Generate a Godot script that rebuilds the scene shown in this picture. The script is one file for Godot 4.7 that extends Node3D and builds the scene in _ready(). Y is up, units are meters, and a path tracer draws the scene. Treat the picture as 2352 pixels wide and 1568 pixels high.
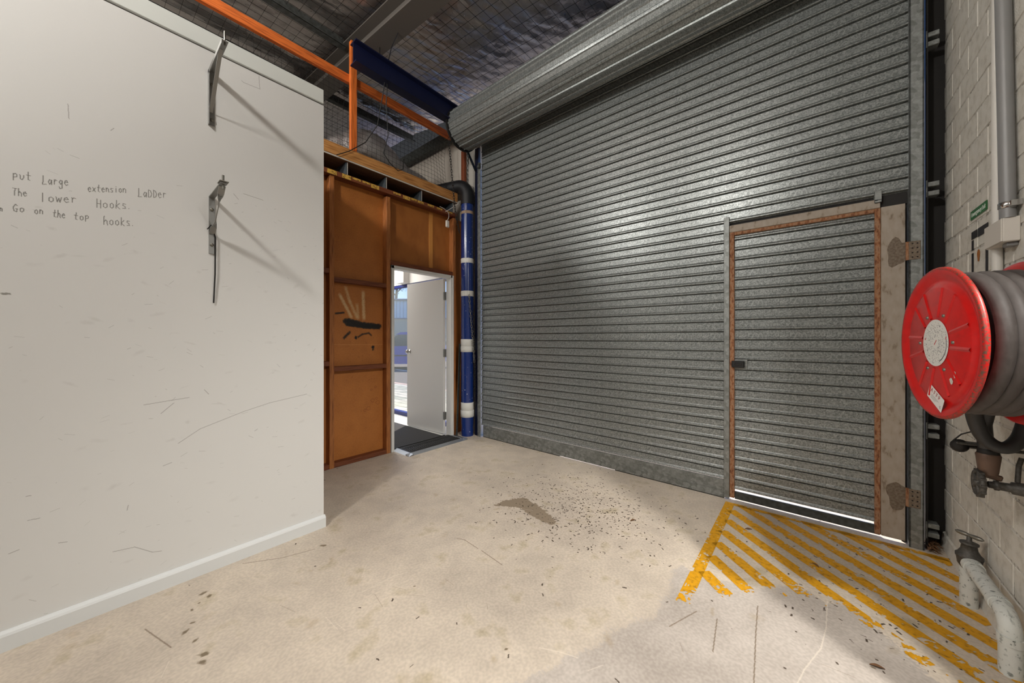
extends Node3D
# A corner of a warehouse: white panel wall, timber framed office partition, roller door with a wicket door, block wall with a fire hose reel.

var M := {}
var taken := {}
var rng := RandomNumberGenerator.new()

# ---------------------------------------------------------------- mesh helpers
func ST() -> SurfaceTool:
	var s := SurfaceTool.new()
	s.begin(Mesh.PRIMITIVE_TRIANGLES)
	s.set_smooth_group(-1)
	return s

func face(st: SurfaceTool, pts: Array, out: Vector3, smooth := -1) -> void:
	var p := pts
	var n: Vector3 = (p[2] - p[0]).cross(p[1] - p[0])
	if n.dot(out) < 0.0:
		p = pts.duplicate()
		p.reverse()
	st.set_smooth_group(smooth)
	for i in range(1, p.size() - 1):
		st.add_vertex(p[0])
		st.add_vertex(p[i])
		st.add_vertex(p[i + 1])

func uvface(st: SurfaceTool, pts: Array, uvs: Array, out: Vector3) -> void:
	var p := pts
	var u := uvs
	var n: Vector3 = (p[2] - p[0]).cross(p[1] - p[0])
	if n.dot(out) < 0.0:
		p = pts.duplicate()
		u = uvs.duplicate()
		p.reverse()
		u.reverse()
	st.set_smooth_group(-1)
	for i in range(1, p.size() - 1):
		for k in [0, i, i + 1]:
			st.set_uv(u[k])
			st.add_vertex(p[k])

# box given by its centre transform and size, with chamfered edges when ch > 0
func obox(st: SurfaceTool, xf: Transform3D, s: Vector3, ch := 0.0) -> void:
	var h := s * 0.5
	var c := minf(ch, minf(h.x, minf(h.y, h.z)) * 0.9)
	var ax := [Vector3.RIGHT, Vector3.UP, Vector3.BACK]
	for a in 3:
		var b := (a + 1) % 3
		var d := (a + 2) % 3
		for sg in [-1.0, 1.0]:
			var o: Vector3 = ax[a] * h[a] * sg
			var u: Vector3 = ax[b] * (h[b] - c)
			var v: Vector3 = ax[d] * (h[d] - c)
			face(st, [xf * (o - u - v), xf * (o + u - v), xf * (o + u + v), xf * (o - u + v)], xf.basis * (ax[a] * sg))
	if c <= 0.0:
		return
	for a in 3:
		var b := (a + 1) % 3
		var d := (a + 2) % 3
		for sb in [-1.0, 1.0]:
			for sd in [-1.0, 1.0]:
				var p1: Vector3 = ax[b] * h[b] * sb + ax[d] * (h[d] - c) * sd
				var p2: Vector3 = ax[b] * (h[b] - c) * sb + ax[d] * h[d] * sd
				var e: Vector3 = ax[a] * (h[a] - c)
				face(st, [xf * (p1 - e), xf * (p1 + e), xf * (p2 + e), xf * (p2 - e)], xf.basis * (ax[b] * sb + ax[d] * sd))
	for sx in [-1.0, 1.0]:
		for sy in [-1.0, 1.0]:
			for sz in [-1.0, 1.0]:
				face(st, [xf * Vector3(h.x * sx, (h.y - c) * sy, (h.z - c) * sz), xf * Vector3((h.x - c) * sx, h.y * sy, (h.z - c) * sz), xf * Vector3((h.x - c) * sx, (h.y - c) * sy, h.z * sz)], xf.basis * Vector3(sx, sy, sz))

func bx(st: SurfaceTool, a: Vector3, b: Vector3, ch := 0.0) -> void:
	obox(st, Transform3D(Basis(), (a + b) * 0.5), (b - a).abs(), ch)

# a straight bar between two points with a rectangular section (w along side, d along the other)
func bar(st: SurfaceTool, a: Vector3, b: Vector3, w: float, d: float, side := Vector3.RIGHT, ch := 0.0) -> void:
	var y := (b - a).normalized()
	var x := (side - y * side.dot(y)).normalized()
	var z := x.cross(y)
	obox(st, Transform3D(Basis(x, y, z), (a + b) * 0.5), Vector3(w, a.distance_to(b), d), ch)

func tube(st: SurfaceTool, pts: Array, r, n := 10, caps := true, closed := false) -> void:
	var m := pts.size()
	var rings := []
	var up := Vector3.UP
	var t0: Vector3 = (pts[1] - pts[0]).normalized()
	if absf(t0.dot(up)) > 0.9:
		up = Vector3.RIGHT
	var nx := (up - t0 * up.dot(t0)).normalized()
	for i in m:
		var t: Vector3
		if closed:
			t = (pts[(i + 1) % m] - pts[(i + m - 1) % m]).normalized()
		elif i == 0:
			t = t0
		elif i == m - 1:
			t = (pts[i] - pts[i - 1]).normalized()
		else:
			t = ((pts[i + 1] - pts[i]).normalized() + (pts[i] - pts[i - 1]).normalized()).normalized()
		nx = (nx - t * nx.dot(t)).normalized()
		var ny := t.cross(nx)
		var ri: float = r[i] if r is Array else r
		var ring := []
		for k in n:
			var a := TAU * k / n
			ring.append(pts[i] + (nx * cos(a) + ny * sin(a)) * ri)
		rings.append(ring)
	for i in (m if closed else m - 1):
		var j := (i + 1) % m
		var mid: Vector3 = (pts[i] + pts[j]) * 0.5
		for k in n:
			var k2 := (k + 1) % n
			var q := [rings[i][k], rings[i][k2], rings[j][k2], rings[j][k]]
			face(st, q, (q[0] + q[1] + q[2] + q[3]) * 0.25 - mid, 1)
	if caps and not closed:
		face(st, rings[0], -t0)
		face(st, rings[m - 1], (pts[m - 1] - pts[m - 2]).normalized())

# profile points: Vector2(radius, height along local y); hard: no smoothing along the profile
func lathe(st: SurfaceTool, prof: Array, xf: Transform3D, n := 24, hard := false) -> void:
	for i in prof.size() - 1:
		var p: Vector2 = prof[i]
		var q: Vector2 = prof[i + 1]
		if p.distance_to(q) < 1e-6:
			continue
		var dir := Vector2(q.y - p.y, -(q.x - p.x))
		for k in n:
			var a := TAU * k / n
			var b := TAU * (k + 1) / n
			var f := func(v: Vector2, t: float) -> Vector3: return xf * Vector3(v.x * cos(t), v.y, v.x * sin(t))
			var am := (a + b) * 0.5
			var out: Vector3 = xf.basis * Vector3(dir.x * cos(am), dir.y, dir.x * sin(am))
			var pts := []
			if p.x > 1e-6:
				pts.append(f.call(p, a))
				pts.append(f.call(p, b))
			else:
				pts.append(f.call(p, a))
			if q.x > 1e-6:
				pts.append(f.call(q, b))
				pts.append(f.call(q, a))
			else:
				pts.append(f.call(q, a))
			face(st, pts, out, 20 + i if hard else 1)

# polygon in the local xy plane, extruded along local z from 0 to d
func prism(st: SurfaceTool, poly: PackedVector2Array, xf: Transform3D, d: float) -> void:
	var idx := Geometry2D.triangulate_polygon(poly)
	for t in range(0, idx.size(), 3):
		var a := []
		var b := []
		for k in 3:
			var p := poly[idx[t + k]]
			a.append(xf * Vector3(p.x, p.y, 0))
			b.append(xf * Vector3(p.x, p.y, d))
		face(st, a, xf.basis * Vector3(0, 0, -signf(d)))
		face(st, b, xf.basis * Vector3(0, 0, signf(d)))
	var cw := Geometry2D.is_polygon_clockwise(poly)
	for i in poly.size():
		var p := poly[i]
		var q := poly[(i + 1) % poly.size()]
		var o := Vector2(q.y - p.y, p.x - q.x) * (-1.0 if cw else 1.0)
		face(st, [xf * Vector3(p.x, p.y, 0), xf * Vector3(q.x, q.y, 0), xf * Vector3(q.x, q.y, d), xf * Vector3(p.x, p.y, d)], xf.basis * Vector3(o.x, o.y, 0))

func done(st: SurfaceTool) -> ArrayMesh:
	st.generate_normals()
	return st.commit()

# ---------------------------------------------------------------- node helpers
func numbered(n: String) -> String:
	if not taken.has(n):
		taken[n] = 0
		return n
	taken[n] += 1
	return "%s_%03d" % [n, taken[n]]

func thing(called: String, label: String, category: String, at := Vector3.ZERO, group := "") -> Node3D:
	var o := Node3D.new()
	o.name = numbered(called)
	add_child(o)
	o.position = at
	o.set_meta("label", label)
	o.set_meta("category", category)
	if group:
		o.set_meta("group", group)
	return o

func structure(called: String, label := "") -> Node3D:
	var o := Node3D.new()
	o.name = numbered(called)
	add_child(o)
	o.set_meta("kind", "structure")
	if label:
		o.set_meta("label", label)
	return o

# a part whose vertices are given in world coordinates (or in the thing's own axes when own is true)
func part(parent: Node3D, called: String, what, mat: Material, own := false, label := "") -> MeshInstance3D:
	var o := MeshInstance3D.new()
	o.name = called
	o.mesh = done(what) if what is SurfaceTool else what
	o.material_override = null
	for i in o.mesh.get_surface_count():
		o.set_surface_override_material(i, mat)
	parent.add_child(o, true)
	if not own and not parent is MeshInstance3D:
		o.position = -parent.position
	if label:
		o.set_meta("label", label)
	return o

func solo(called: String, st, mat: Material, label: String, category: String, group := "") -> MeshInstance3D:
	var o := MeshInstance3D.new()
	o.name = numbered(called)
	o.mesh = done(st) if st is SurfaceTool else st
	for i in o.mesh.get_surface_count():
		o.set_surface_override_material(i, mat)
	add_child(o)
	o.set_meta("label", label)
	o.set_meta("category", category)
	if group:
		o.set_meta("group", group)
	return o

# ---------------------------------------------------------------- texture helpers
func noise(freq: float, kind := FastNoiseLite.TYPE_SIMPLEX_SMOOTH, sd := 1, oct := 4) -> FastNoiseLite:
	var f := FastNoiseLite.new()
	f.noise_type = kind
	f.seed = sd
	f.frequency = freq
	f.fractal_octaves = oct
	if oct <= 1:
		f.fractal_type = FastNoiseLite.FRACTAL_NONE
	return f

func noise_tex(f: FastNoiseLite, stops: Array, size := 512, normal := false, bump := 4.0) -> NoiseTexture2D:
	var t := NoiseTexture2D.new()
	t.width = size
	t.height = size
	t.seamless = true
	t.noise = f
	if normal:
		t.as_normal_map = true
		t.bump_strength = bump
	elif stops.size():
		var g := Gradient.new()
		var off := PackedFloat32Array()
		var col := PackedColorArray()
		for s in stops:
			off.append(s[0])
			col.append(s[1])
		g.offsets = off
		g.colors = col
		t.color_ramp = g
	return t

func mat(called: String, c: Color, rough := 0.7, metal := 0.0) -> StandardMaterial3D:
	var m := StandardMaterial3D.new()
	m.resource_name = called
	m.albedo_color = c
	m.roughness = rough
	m.metallic = metal
	M[called] = m
	return m

func tri_planar(m: StandardMaterial3D, scale: Vector3) -> void:
	m.uv1_triplanar = true
	m.uv1_world_triplanar = true
	m.uv1_scale = scale

func grey(v: float) -> Color:
	return Color(v, v, v)

func line_on(im: Image, a: Vector2, b: Vector2, w: float, c: Color) -> void:
	var steps := int(maxf(1.0, a.distance_to(b) / maxf(0.6, w * 0.5)))
	var s := maxi(1, int(round(w)))
	var dab := Image.create(s, s, false, Image.FORMAT_RGBA8)
	dab.fill(c)
	for i in steps + 1:
		var p := a.lerp(b, float(i) / steps)
		im.blend_rect(dab, Rect2i(0, 0, s, s), Vector2i(int(p.x - s * 0.5), int(p.y - s * 0.5)))

func blot(im: Image, p: Vector2, rx: float, ry: float, c: Color, seed_ := 0, soft := 0.5, turn := 0.0) -> void:
	var w := int(ceil(maxf(rx, ry))) * 2 + 4
	var dab := Image.create(w, w, false, Image.FORMAT_RGBA8)
	var f := noise(2.0 / maxf(4.0, w), FastNoiseLite.TYPE_SIMPLEX_SMOOTH, seed_ + 7, 3)
	for y in w:
		for x in w:
			var d := Vector2(x - w * 0.5, y - w * 0.5).rotated(-turn)
			var q := Vector2(d.x / rx, d.y / ry).length() + f.get_noise_2d(x, y) * 0.5
			var a := clampf((1.0 - q) / soft, 0.0, 1.0)
			dab.set_pixel(x, y, Color(c.r, c.g, c.b, c.a * a))
	im.blend_rect(dab, Rect2i(0, 0, w, w), Vector2i(int(p.x) - w / 2, int(p.y) - w / 2))

func fill_poly(im: Image, poly: Array, c: Color) -> void:
	var lo := 1e9
	var hi := -1e9
	for p in poly:
		lo = minf(lo, p.y)
		hi = maxf(hi, p.y)
	for y in range(maxi(0, int(lo)), mini(im.get_height() - 1, int(hi)) + 1):
		var xs := []
		for i in poly.size():
			var a: Vector2 = poly[i]
			var b: Vector2 = poly[(i + 1) % poly.size()]
			if (a.y <= y) != (b.y <= y):
				xs.append(a.x + (y - a.y) / (b.y - a.y) * (b.x - a.x))
		xs.sort()
		for k in range(0, xs.size() - 1, 2):
			im.fill_rect(Rect2i(int(xs[k]), y, maxi(1, int(xs[k + 1]) - int(xs[k])), 1), c)

const DOOR_L := -3.185      # roller door opening, left and right edge
const DOOR_R := 0.455
const WALL_L := -2.470      # face of the white panel wall
const WALL_R := 0.630       # face of the block wall
const PART := -3.490        # front of the timber studs
const NO := Vector3.ZERO

func foil_y(x: float) -> float:
	return 4.50 - 0.10 * (x + 3.49)

func _ready() -> void:
	rng.seed = 7
	make_camera()
	make_sky()
	make_lamps()
	make_materials()
	build_floor()
	build_walls()
	build_roof()
	build_block_wall()
	build_partition()
	build_roller_door()
	build_wicket()
	build_office()
	build_outside()
	build_white_wall_things()
	build_shelf_things()
	build_corner_pipes()
	build_reel()
	build_block_wall_things()
	build_floor_things()

func make_camera() -> void:
	var cam := Camera3D.new()
	cam.name = "camera"
	add_child(cam)
	cam.position = Vector3(0, 1.25, 3.176)
	cam.rotation = Vector3(0, deg_to_rad(40.15), 0)
	var near := 0.05
	# the lens sees 784 pixels above and below the middle of the picture at a focal length of 806.9 pixels, shifted 7 pixels down
	cam.set_frustum(2.0 * near * 784.0 / 806.93, Vector2(0, -near * 7.1 / 806.93), near, 200.0)
	cam.current = true

func make_sky() -> void:
	var e := Environment.new()
	e.background_mode = Environment.BG_SKY
	var sky := Sky.new()
	var sm := ProceduralSkyMaterial.new()
	sm.sky_top_color = Color(0.36, 0.58, 0.92)
	sm.sky_horizon_color = Color(0.80, 0.89, 0.97)
	sm.sky_curve = 0.12
	sm.ground_bottom_color = Color(0.42, 0.41, 0.39)
	sm.ground_horizon_color = Color(0.62, 0.63, 0.63)
	sm.sky_energy_multiplier = 1.25
	sky.sky_material = sm
	e.sky = sky
	e.tonemap_mode = Environment.TONE_MAPPER_LINEAR
	e.tonemap_exposure = 1.0
	e.sdfgi_enabled = true
	e.ssao_enabled = true
	e.ssil_enabled = true
	var we := WorldEnvironment.new()
	we.name = "surroundings"
	we.environment = e
	add_child(we)
	var sun := DirectionalLight3D.new()
	sun.name = "sun"
	sun.light_color = Color(1.0, 0.95, 0.88)
	sun.light_energy = 2.6
	sun.light_angular_distance = 0.5
	sun.shadow_enabled = true
	add_child(sun)
	sun.look_at_from_position(NO, Vector3(0.30, -0.80, 0.52), Vector3.UP)

# lamps behind and beside the camera: two floods whose light is cut by the end of the block wall, and a wide high bay
func make_lamps() -> void:
	lamp(Vector3(1.62, 3.20, 2.24), 10.5, 0.13, Vector3(-0.60, 0.0, 1.50), 48.0, "flood lamp beyond the end of the block wall")
	lamp(Vector3(1.16, 3.10, 2.58), 6.0, 0.13, Vector3(-0.45, 0.0, 1.45), 46.0, "flood lamp over the floor beside the camera")
	lamp(Vector3(-1.15, 3.75, 4.60), 4.6, 0.30, Vector3(-1.15, 0.0, 4.60), 0.0, "bare globe lamp nearest the white panel wall")
	lamp(Vector3(-2.95, 3.62, 4.20), 4.2, 0.30, Vector3(-2.95, 0.0, 4.20), 0.0, "bare globe lamp over the store behind the white wall")

func lamp(at: Vector3, energy: float, size: float, aim: Vector3, cone: float, label: String) -> void:
	var t := thing("roof_lamp", label, "lamp", at)
	var down := (at - aim).normalized()            # local up of the lamp
	var sx := Vector3.FORWARD.cross(down).normalized()
	var own := Transform3D(Basis(sx, down, sx.cross(down)), Vector3.ZERO)
	var shade := mat("lamp_shade", Color(0.5, 0.52, 0.54), 0.45, 0.6)
	var w := size * 0.5
	var st := ST()
	if cone > 0.0:
		lathe(st, [Vector2(0.03, 0.30), Vector2(0.07, 0.28), Vector2(0.09, 0.16), Vector2(w * 1.55, 0.02), Vector2(w * 1.58, 0.0), Vector2(w * 1.45, 0.0), Vector2(0.0, 0.02)], own, 28)
	else:
		lathe(st, [Vector2(0.0, 0.27), Vector2(0.05, 0.265), Vector2(0.05, 0.17), Vector2(0.0, 0.165)], own, 20)
	part(t, "shade", st, shade, true)
	st = ST()
	tube(st, [own * Vector3(0, 0.16, 0), Vector3(0, maxf(0.05, foil_y(at.x) - at.y - 0.02), 0)], 0.012, 8)
	part(t, "hanger", st, shade, true)
	var glow := StandardMaterial3D.new()
	glow.resource_name = "lamp_glow"
	glow.albedo_color = Color(1, 1, 1)
	glow.emission_enabled = true
	glow.emission = Color(1.0, 0.98, 0.95)
	glow.emission_energy_multiplier = 3.0
	st = ST()
	if cone > 0.0:
		lathe(st, [Vector2(0.0, -0.012), Vector2(w * 1.40, -0.010), Vector2(w * 1.42, -0.001), Vector2(0.0, -0.001)], own, 28)
	else:
		lathe(st, [Vector2(0.0, -w), Vector2(w * 0.5, -w * 0.87), Vector2(w * 0.87, -w * 0.5), Vector2(w, 0.0), Vector2(w * 0.87, w * 0.5), Vector2(w * 0.5, w * 0.87), Vector2(0.0, w)], own, 24)
	part(t, "diffuser", st, glow, true)
	var l: Light3D
	if cone > 0.0:
		var sp := SpotLight3D.new()
		sp.spot_range = 30.0
		sp.spot_attenuation = 2.0
		sp.spot_angle = cone
		sp.spot_angle_attenuation = 1.0
		sp.light_size = w
		l = sp
	else:
		var om := OmniLight3D.new()
		om.omni_range = 30.0
		om.omni_attenuation = 2.0
		om.light_size = w * 0.8
		l = om
	l.name = "lamp_light"
	l.light_energy = energy
	l.light_color = Color(1.0, 0.985, 0.96)
	l.shadow_enabled = true
	t.add_child(l)
	l.transform = own * Transform3D(Basis.from_euler(Vector3(-PI / 2, 0, 0)), Vector3(0, -0.02 - w * 1.2 if cone > 0.0 else 0.0, 0))

func make_materials() -> void:
	var m: StandardMaterial3D
	mat("white_paint", Color(0.845, 0.843, 0.835), 0.55)
	mat("gloss_white", Color(0.86, 0.86, 0.85), 0.35)
	mat("skirting_white", Color(0.83, 0.84, 0.84), 0.4)
	# painted masonry
	m = mat("block_paint", Color(0.82, 0.81, 0.78), 0.75)
	m.albedo_texture = noise_tex(noise(0.012, FastNoiseLite.TYPE_SIMPLEX_SMOOTH, 3, 5), [[0.0, Color(0.86, 0.85, 0.83)], [0.45, Color(0.97, 0.965, 0.955)], [1.0, Color(1, 1, 1)]])
	m.heightmap_enabled = true
	m.heightmap_texture = noise_tex(noise(0.08, FastNoiseLite.TYPE_SIMPLEX, 4, 5), [])
	m.heightmap_scale = 0.12
	tri_planar(m, Vector3(2.2, 2.2, 2.2))
	m = mat("mortar_paint", Color(0.76, 0.75, 0.725), 0.8)
	m.albedo_texture = noise_tex(noise(0.03, FastNoiseLite.TYPE_SIMPLEX_SMOOTH, 5, 4), [[0.0, Color(0.30, 0.28, 0.26)], [0.30, Color(0.80, 0.79, 0.77)], [0.5, Color(1, 1, 1)]])
	tri_planar(m, Vector3(1.7, 1.7, 1.7))
	# galvanised steel with spangle
	m = mat("galv", Color(0.66, 0.675, 0.67), 0.40, 0.45)
	m.albedo_texture = noise_tex(spangle(0.07, 11), [[0.0, Color(0.58, 0.59, 0.59)], [0.4, Color(0.76, 0.77, 0.77)], [1.0, Color(1, 1, 1)]])
	m.roughness_texture = noise_tex(spangle(0.055, 12), [[0.0, grey(0.75)], [1.0, grey(1.0)]])
	tri_planar(m, Vector3(4, 4, 4))
	m = mat("galv_plain", Color(0.62, 0.635, 0.63), 0.5, 0.6)
	m.albedo_texture = noise_tex(spangle(0.03, 13), [[0.0, Color(0.72, 0.72, 0.71)], [1.0, Color(1, 1, 1)]])
	tri_planar(m, Vector3(2.5, 2.5, 2.5))
	m = mat("galv_dull", Color(0.36, 0.375, 0.37), 0.6, 0.5)
	m.albedo_texture = noise_tex(noise(0.02, FastNoiseLite.TYPE_SIMPLEX_SMOOTH, 14, 4), [[0.0, Color(0.7, 0.69, 0.67)], [1.0, Color(1, 1, 1)]])
	tri_planar(m, Vector3(2, 2, 2))
	mat("dark_steel", Color(0.13, 0.12, 0.115), 0.6, 0.3)
	mat("black", Color(0.045, 0.045, 0.047), 0.6)
	mat("black_rubber", Color(0.12, 0.12, 0.12), 0.6)
	mat("chrome", Color(0.78, 0.78, 0.78), 0.18, 1.0)
	mat("zinc", Color(0.56, 0.56, 0.55), 0.5, 0.7)
	mat("bolt", Color(0.5, 0.49, 0.46), 0.4, 0.8)
	# rust and worn cream paint round the wicket door
	m = mat("rusty_stop", Color(0.60, 0.49, 0.40), 0.8)
	m.albedo_texture = noise_tex(noise(0.03, FastNoiseLite.TYPE_SIMPLEX_SMOOTH, 21, 5), [[0.0, Color(0.50, 0.33, 0.25)], [0.45, Color(0.95, 0.80, 0.66)], [0.62, Color(1.0, 0.95, 0.9)], [1.0, Color(0.72, 0.55, 0.46)]])
	tri_planar(m, Vector3(3, 1.2, 3))
	m = mat("cream_paint", Color(0.64, 0.60, 0.555), 0.6)
	m.albedo_texture = noise_tex(noise(0.02, FastNoiseLite.TYPE_SIMPLEX_SMOOTH, 22, 5), [[0.0, Color(0.66, 0.60, 0.54)], [0.32, Color(0.93, 0.92, 0.9)], [1.0, Color(1, 1, 1)]])
	tri_planar(m, Vector3(2.2, 1.0, 2.2))
	m = mat("hinge_grime", Color(0.50, 0.46, 0.41), 0.6, 0.1)
	m.albedo_texture = noise_tex(noise(0.03, FastNoiseLite.TYPE_SIMPLEX_SMOOTH, 23, 4), [[0.0, Color(0.72, 0.65, 0.58)], [1.0, Color(1, 1, 1)]])
	tri_planar(m, Vector3(4, 4, 4))
	# timber
	for g in [["stud_wood", Color(0.66, 0.415, 0.21), Vector3(22, 1.6, 22), 31], ["plate_wood", Color(0.46, 0.245, 0.125), Vector3(22, 22, 1.6), 32], ["beam_wood", Color(0.74, 0.53, 0.30), Vector3(18, 18, 1.3), 33], ["rail_wood", Color(0.80, 0.41, 0.15), Vector3(20, 20, 1.4), 34], ["post_wood", Color(0.83, 0.43, 0.15), Vector3(20, 1.4, 20), 35]]:
		m = mat(g[0], g[1], 0.62)
		m.albedo_texture = noise_tex(noise(0.02, FastNoiseLite.TYPE_SIMPLEX_SMOOTH, g[3], 5), [[0.0, Color(0.62, 0.52, 0.44)], [0.35, Color(0.88, 0.85, 0.8)], [0.6, Color(1, 1, 1)], [1.0, Color(0.92, 0.87, 0.8)]])
		tri_planar(m, g[2] * 0.25)
	m = mat("ply_dark", Color(0.46, 0.32, 0.20), 0.8)
	m.albedo_texture = noise_tex(noise(0.02, FastNoiseLite.TYPE_SIMPLEX_SMOOTH, 36, 4), [[0.0, Color(0.7, 0.65, 0.6)], [1.0, Color(1, 1, 1)]])
	tri_planar(m, Vector3(3, 3, 0.6))
	m = mat("sheet_board", Color(0.66, 0.41, 0.175), 0.6)
	m.albedo_texture = noise_tex(noise(0.008, FastNoiseLite.TYPE_SIMPLEX_SMOOTH, 37, 5), [[0.0, Color(0.90, 0.87, 0.84)], [0.5, Color(0.97, 0.96, 0.95)], [1.0, Color(1, 1, 1)]])
	tri_planar(m, Vector3(1.4, 0.8, 1.4))
	mat("divider_grey", Color(0.24, 0.265, 0.285), 0.6)
	mat("edge_white", Color(0.74, 0.73, 0.70), 0.6)
	# roof
	m = mat("foil", Color(0.80, 0.775, 0.76), 0.36, 0.9)
	m.normal_enabled = true
	m.normal_texture = noise_tex(crumple(0.006, 41), [], 1024, true, 3.5)
	m.normal_scale = 0.8
	m.roughness_texture = noise_tex(noise(0.02, FastNoiseLite.TYPE_SIMPLEX_SMOOTH, 42, 3), [[0.0, grey(0.7)], [1.0, grey(1.0)]])
	tri_planar(m, Vector3(1.1, 1.1, 1.1))
	m = mat("bag_foil", Color(0.70, 0.69, 0.69), 0.32, 0.8)
	m.normal_enabled = true
	m.normal_texture = noise_tex(crumple(0.02, 43), [], 512, true, 7.0)
	tri_planar(m, Vector3(3, 3, 3))
	mat("wire", Color(0.20, 0.195, 0.19), 0.5, 0.7)
	mat("cable_black", Color(0.03, 0.03, 0.032), 0.5)
	mat("cable_white", Color(0.82, 0.81, 0.79), 0.5)
	mat("beam_blue", Color(0.035, 0.065, 0.20), 0.45)
	m = mat("pipe_blue", Color(0.075, 0.19, 0.46), 0.28)
	m.albedo_texture = noise_tex(noise(0.05, FastNoiseLite.TYPE_SIMPLEX, 51, 3), [[0.0, Color(0.75, 0.75, 0.8)], [0.6, Color(1, 1, 1)]])
	m.clearcoat_enabled = true
	m.clearcoat = 0.5
	m.clearcoat_roughness = 0.15
	tri_planar(m, Vector3(4, 3, 4))
	mat("pipe_elbow", Color(0.085, 0.09, 0.105), 0.5)
	mat("tape_white", Color(0.84, 0.84, 0.82), 0.5)
	mat("tape_tan", Color(0.60, 0.52, 0.44), 0.6)
	# hose reel and valves
	m = mat("reel_red", Color(1, 1, 1), 0.30)
	m.albedo_texture = noise_tex(noise(0.01, FastNoiseLite.TYPE_SIMPLEX_SMOOTH, 61, 4), [[0.0, Color(0.70, 0.045, 0.04)], [0.5, Color(0.80, 0.05, 0.045)], [1.0, Color(0.80, 0.11, 0.09)]])
	m.clearcoat_enabled = true
	m.clearcoat = 0.4
	m.clearcoat_roughness = 0.2
	tri_planar(m, Vector3(3, 3, 3))
	m = mat("rim_worn", Color(1, 1, 1), 0.45)
	m.albedo_texture = noise_tex(noise(0.05, FastNoiseLite.TYPE_SIMPLEX_SMOOTH, 62, 4), [[0.0, Color(0.30, 0.25, 0.21)], [0.45, Color(0.40, 0.30, 0.24)], [0.52, Color(0.72, 0.08, 0.06)], [1.0, Color(0.80, 0.07, 0.06)]])
	tri_planar(m, Vector3(4, 4, 4))
	m = mat("hose", Color(0.33, 0.31, 0.30), 0.62)
	m.albedo_texture = noise_tex(noise(0.02, FastNoiseLite.TYPE_SIMPLEX_SMOOTH, 63, 4), [[0.0, Color(0.75, 0.73, 0.72)], [1.0, Color(1, 1, 1)]])
	tri_planar(m, Vector3(5, 2, 2))
	mat("hose_dark", Color(0.17, 0.168, 0.17), 0.5)
	m = mat("valve_grey", Color(0.37, 0.36, 0.345), 0.55, 0.3)
	m.albedo_texture = noise_tex(noise(0.03, FastNoiseLite.TYPE_SIMPLEX_SMOOTH, 64, 4), [[0.0, Color(0.6, 0.58, 0.55)], [1.0, Color(1, 1, 1)]])
	tri_planar(m, Vector3(6, 6, 6))
	mat("bronze", Color(0.42, 0.335, 0.285), 0.5, 0.4)
	m = mat("pipe_white", Color(0.80, 0.81, 0.79), 0.55)
	m.albedo_texture = noise_tex(noise(0.025, FastNoiseLite.TYPE_SIMPLEX_SMOOTH, 65, 5), [[0.0, Color(0.25, 0.26, 0.26)], [0.22, Color(0.55, 0.57, 0.56)], [0.30, Color(0.97, 0.97, 0.97)], [1.0, Color(1, 1, 1)]])
	tri_planar(m, Vector3(3.5, 2.5, 3.5))
	mat("conduit_white", Color(0.80, 0.79, 0.765), 0.5)
	mat("conduit_grey", Color(0.50, 0.50, 0.50), 0.4)
	mat("box_white", Color(0.80, 0.78, 0.745), 0.5)
	mat("sign_green", Color(0.06, 0.40, 0.14), 0.4)
	mat("sign_white", Color(0.86, 0.88, 0.86), 0.5)
	mat("tape_black", Color(0.05, 0.047, 0.045), 0.5)
	mat("rust_spot", Color(0.60, 0.36, 0.12), 0.7)
	# floor paint, mat, litter
	m = mat("yellow_paint", Color(0.86, 0.62, 0.06), 0.6)
	m.albedo_texture = noise_tex(noise(0.02, FastNoiseLite.TYPE_SIMPLEX_SMOOTH, 71, 5), [[0.0, Color(0.66, 0.64, 0.6)], [0.4, Color(0.93, 0.93, 0.9)], [1.0, Color(1, 1, 1)]])
	tri_planar(m, Vector3(3, 3, 3))
	mat("mat_frame", Color(0.62, 0.64, 0.66), 0.35, 0.7)
	mat("mat_rubber", Color(0.075, 0.075, 0.08), 0.65)
	m = mat("carpet", Color(0.27, 0.27, 0.28), 0.95)
	m.albedo_texture = noise_tex(noise(0.2, FastNoiseLite.TYPE_SIMPLEX, 72, 3), [[0.0, Color(0.6, 0.6, 0.6)], [1.0, Color(1, 1, 1)]])
	tri_planar(m, Vector3(6, 6, 6))
	mat("leaf_brown", Color(0.42, 0.29, 0.18), 0.8)
	mat("leaf_tan", Color(0.66, 0.55, 0.42), 0.8)
	mat("office_tile", Color(0.82, 0.82, 0.80), 0.4)
	mat("office_white", Color(0.86, 0.855, 0.84), 0.7)
	mat("frame_blue", Color(0.05, 0.12, 0.42), 0.4)
	var gl := mat("window_glass", Color(0.9, 0.95, 0.95, 0.06), 0.02)
	gl.transparency = BaseMaterial3D.TRANSPARENCY_ALPHA
	mat("plaster", Color(0.72, 0.69, 0.65), 0.8)
	mat("outer_wall", Color(0.70, 0.69, 0.66), 0.8)

func spangle(f: float, sd: int) -> FastNoiseLite:
	var n := noise(f, FastNoiseLite.TYPE_CELLULAR, sd, 2)
	n.cellular_return_type = FastNoiseLite.RETURN_CELL_VALUE
	n.fractal_type = FastNoiseLite.FRACTAL_FBM
	n.fractal_octaves = 2
	n.domain_warp_enabled = true
	n.domain_warp_amplitude = 12.0
	n.domain_warp_frequency = 0.05
	return n

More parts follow.
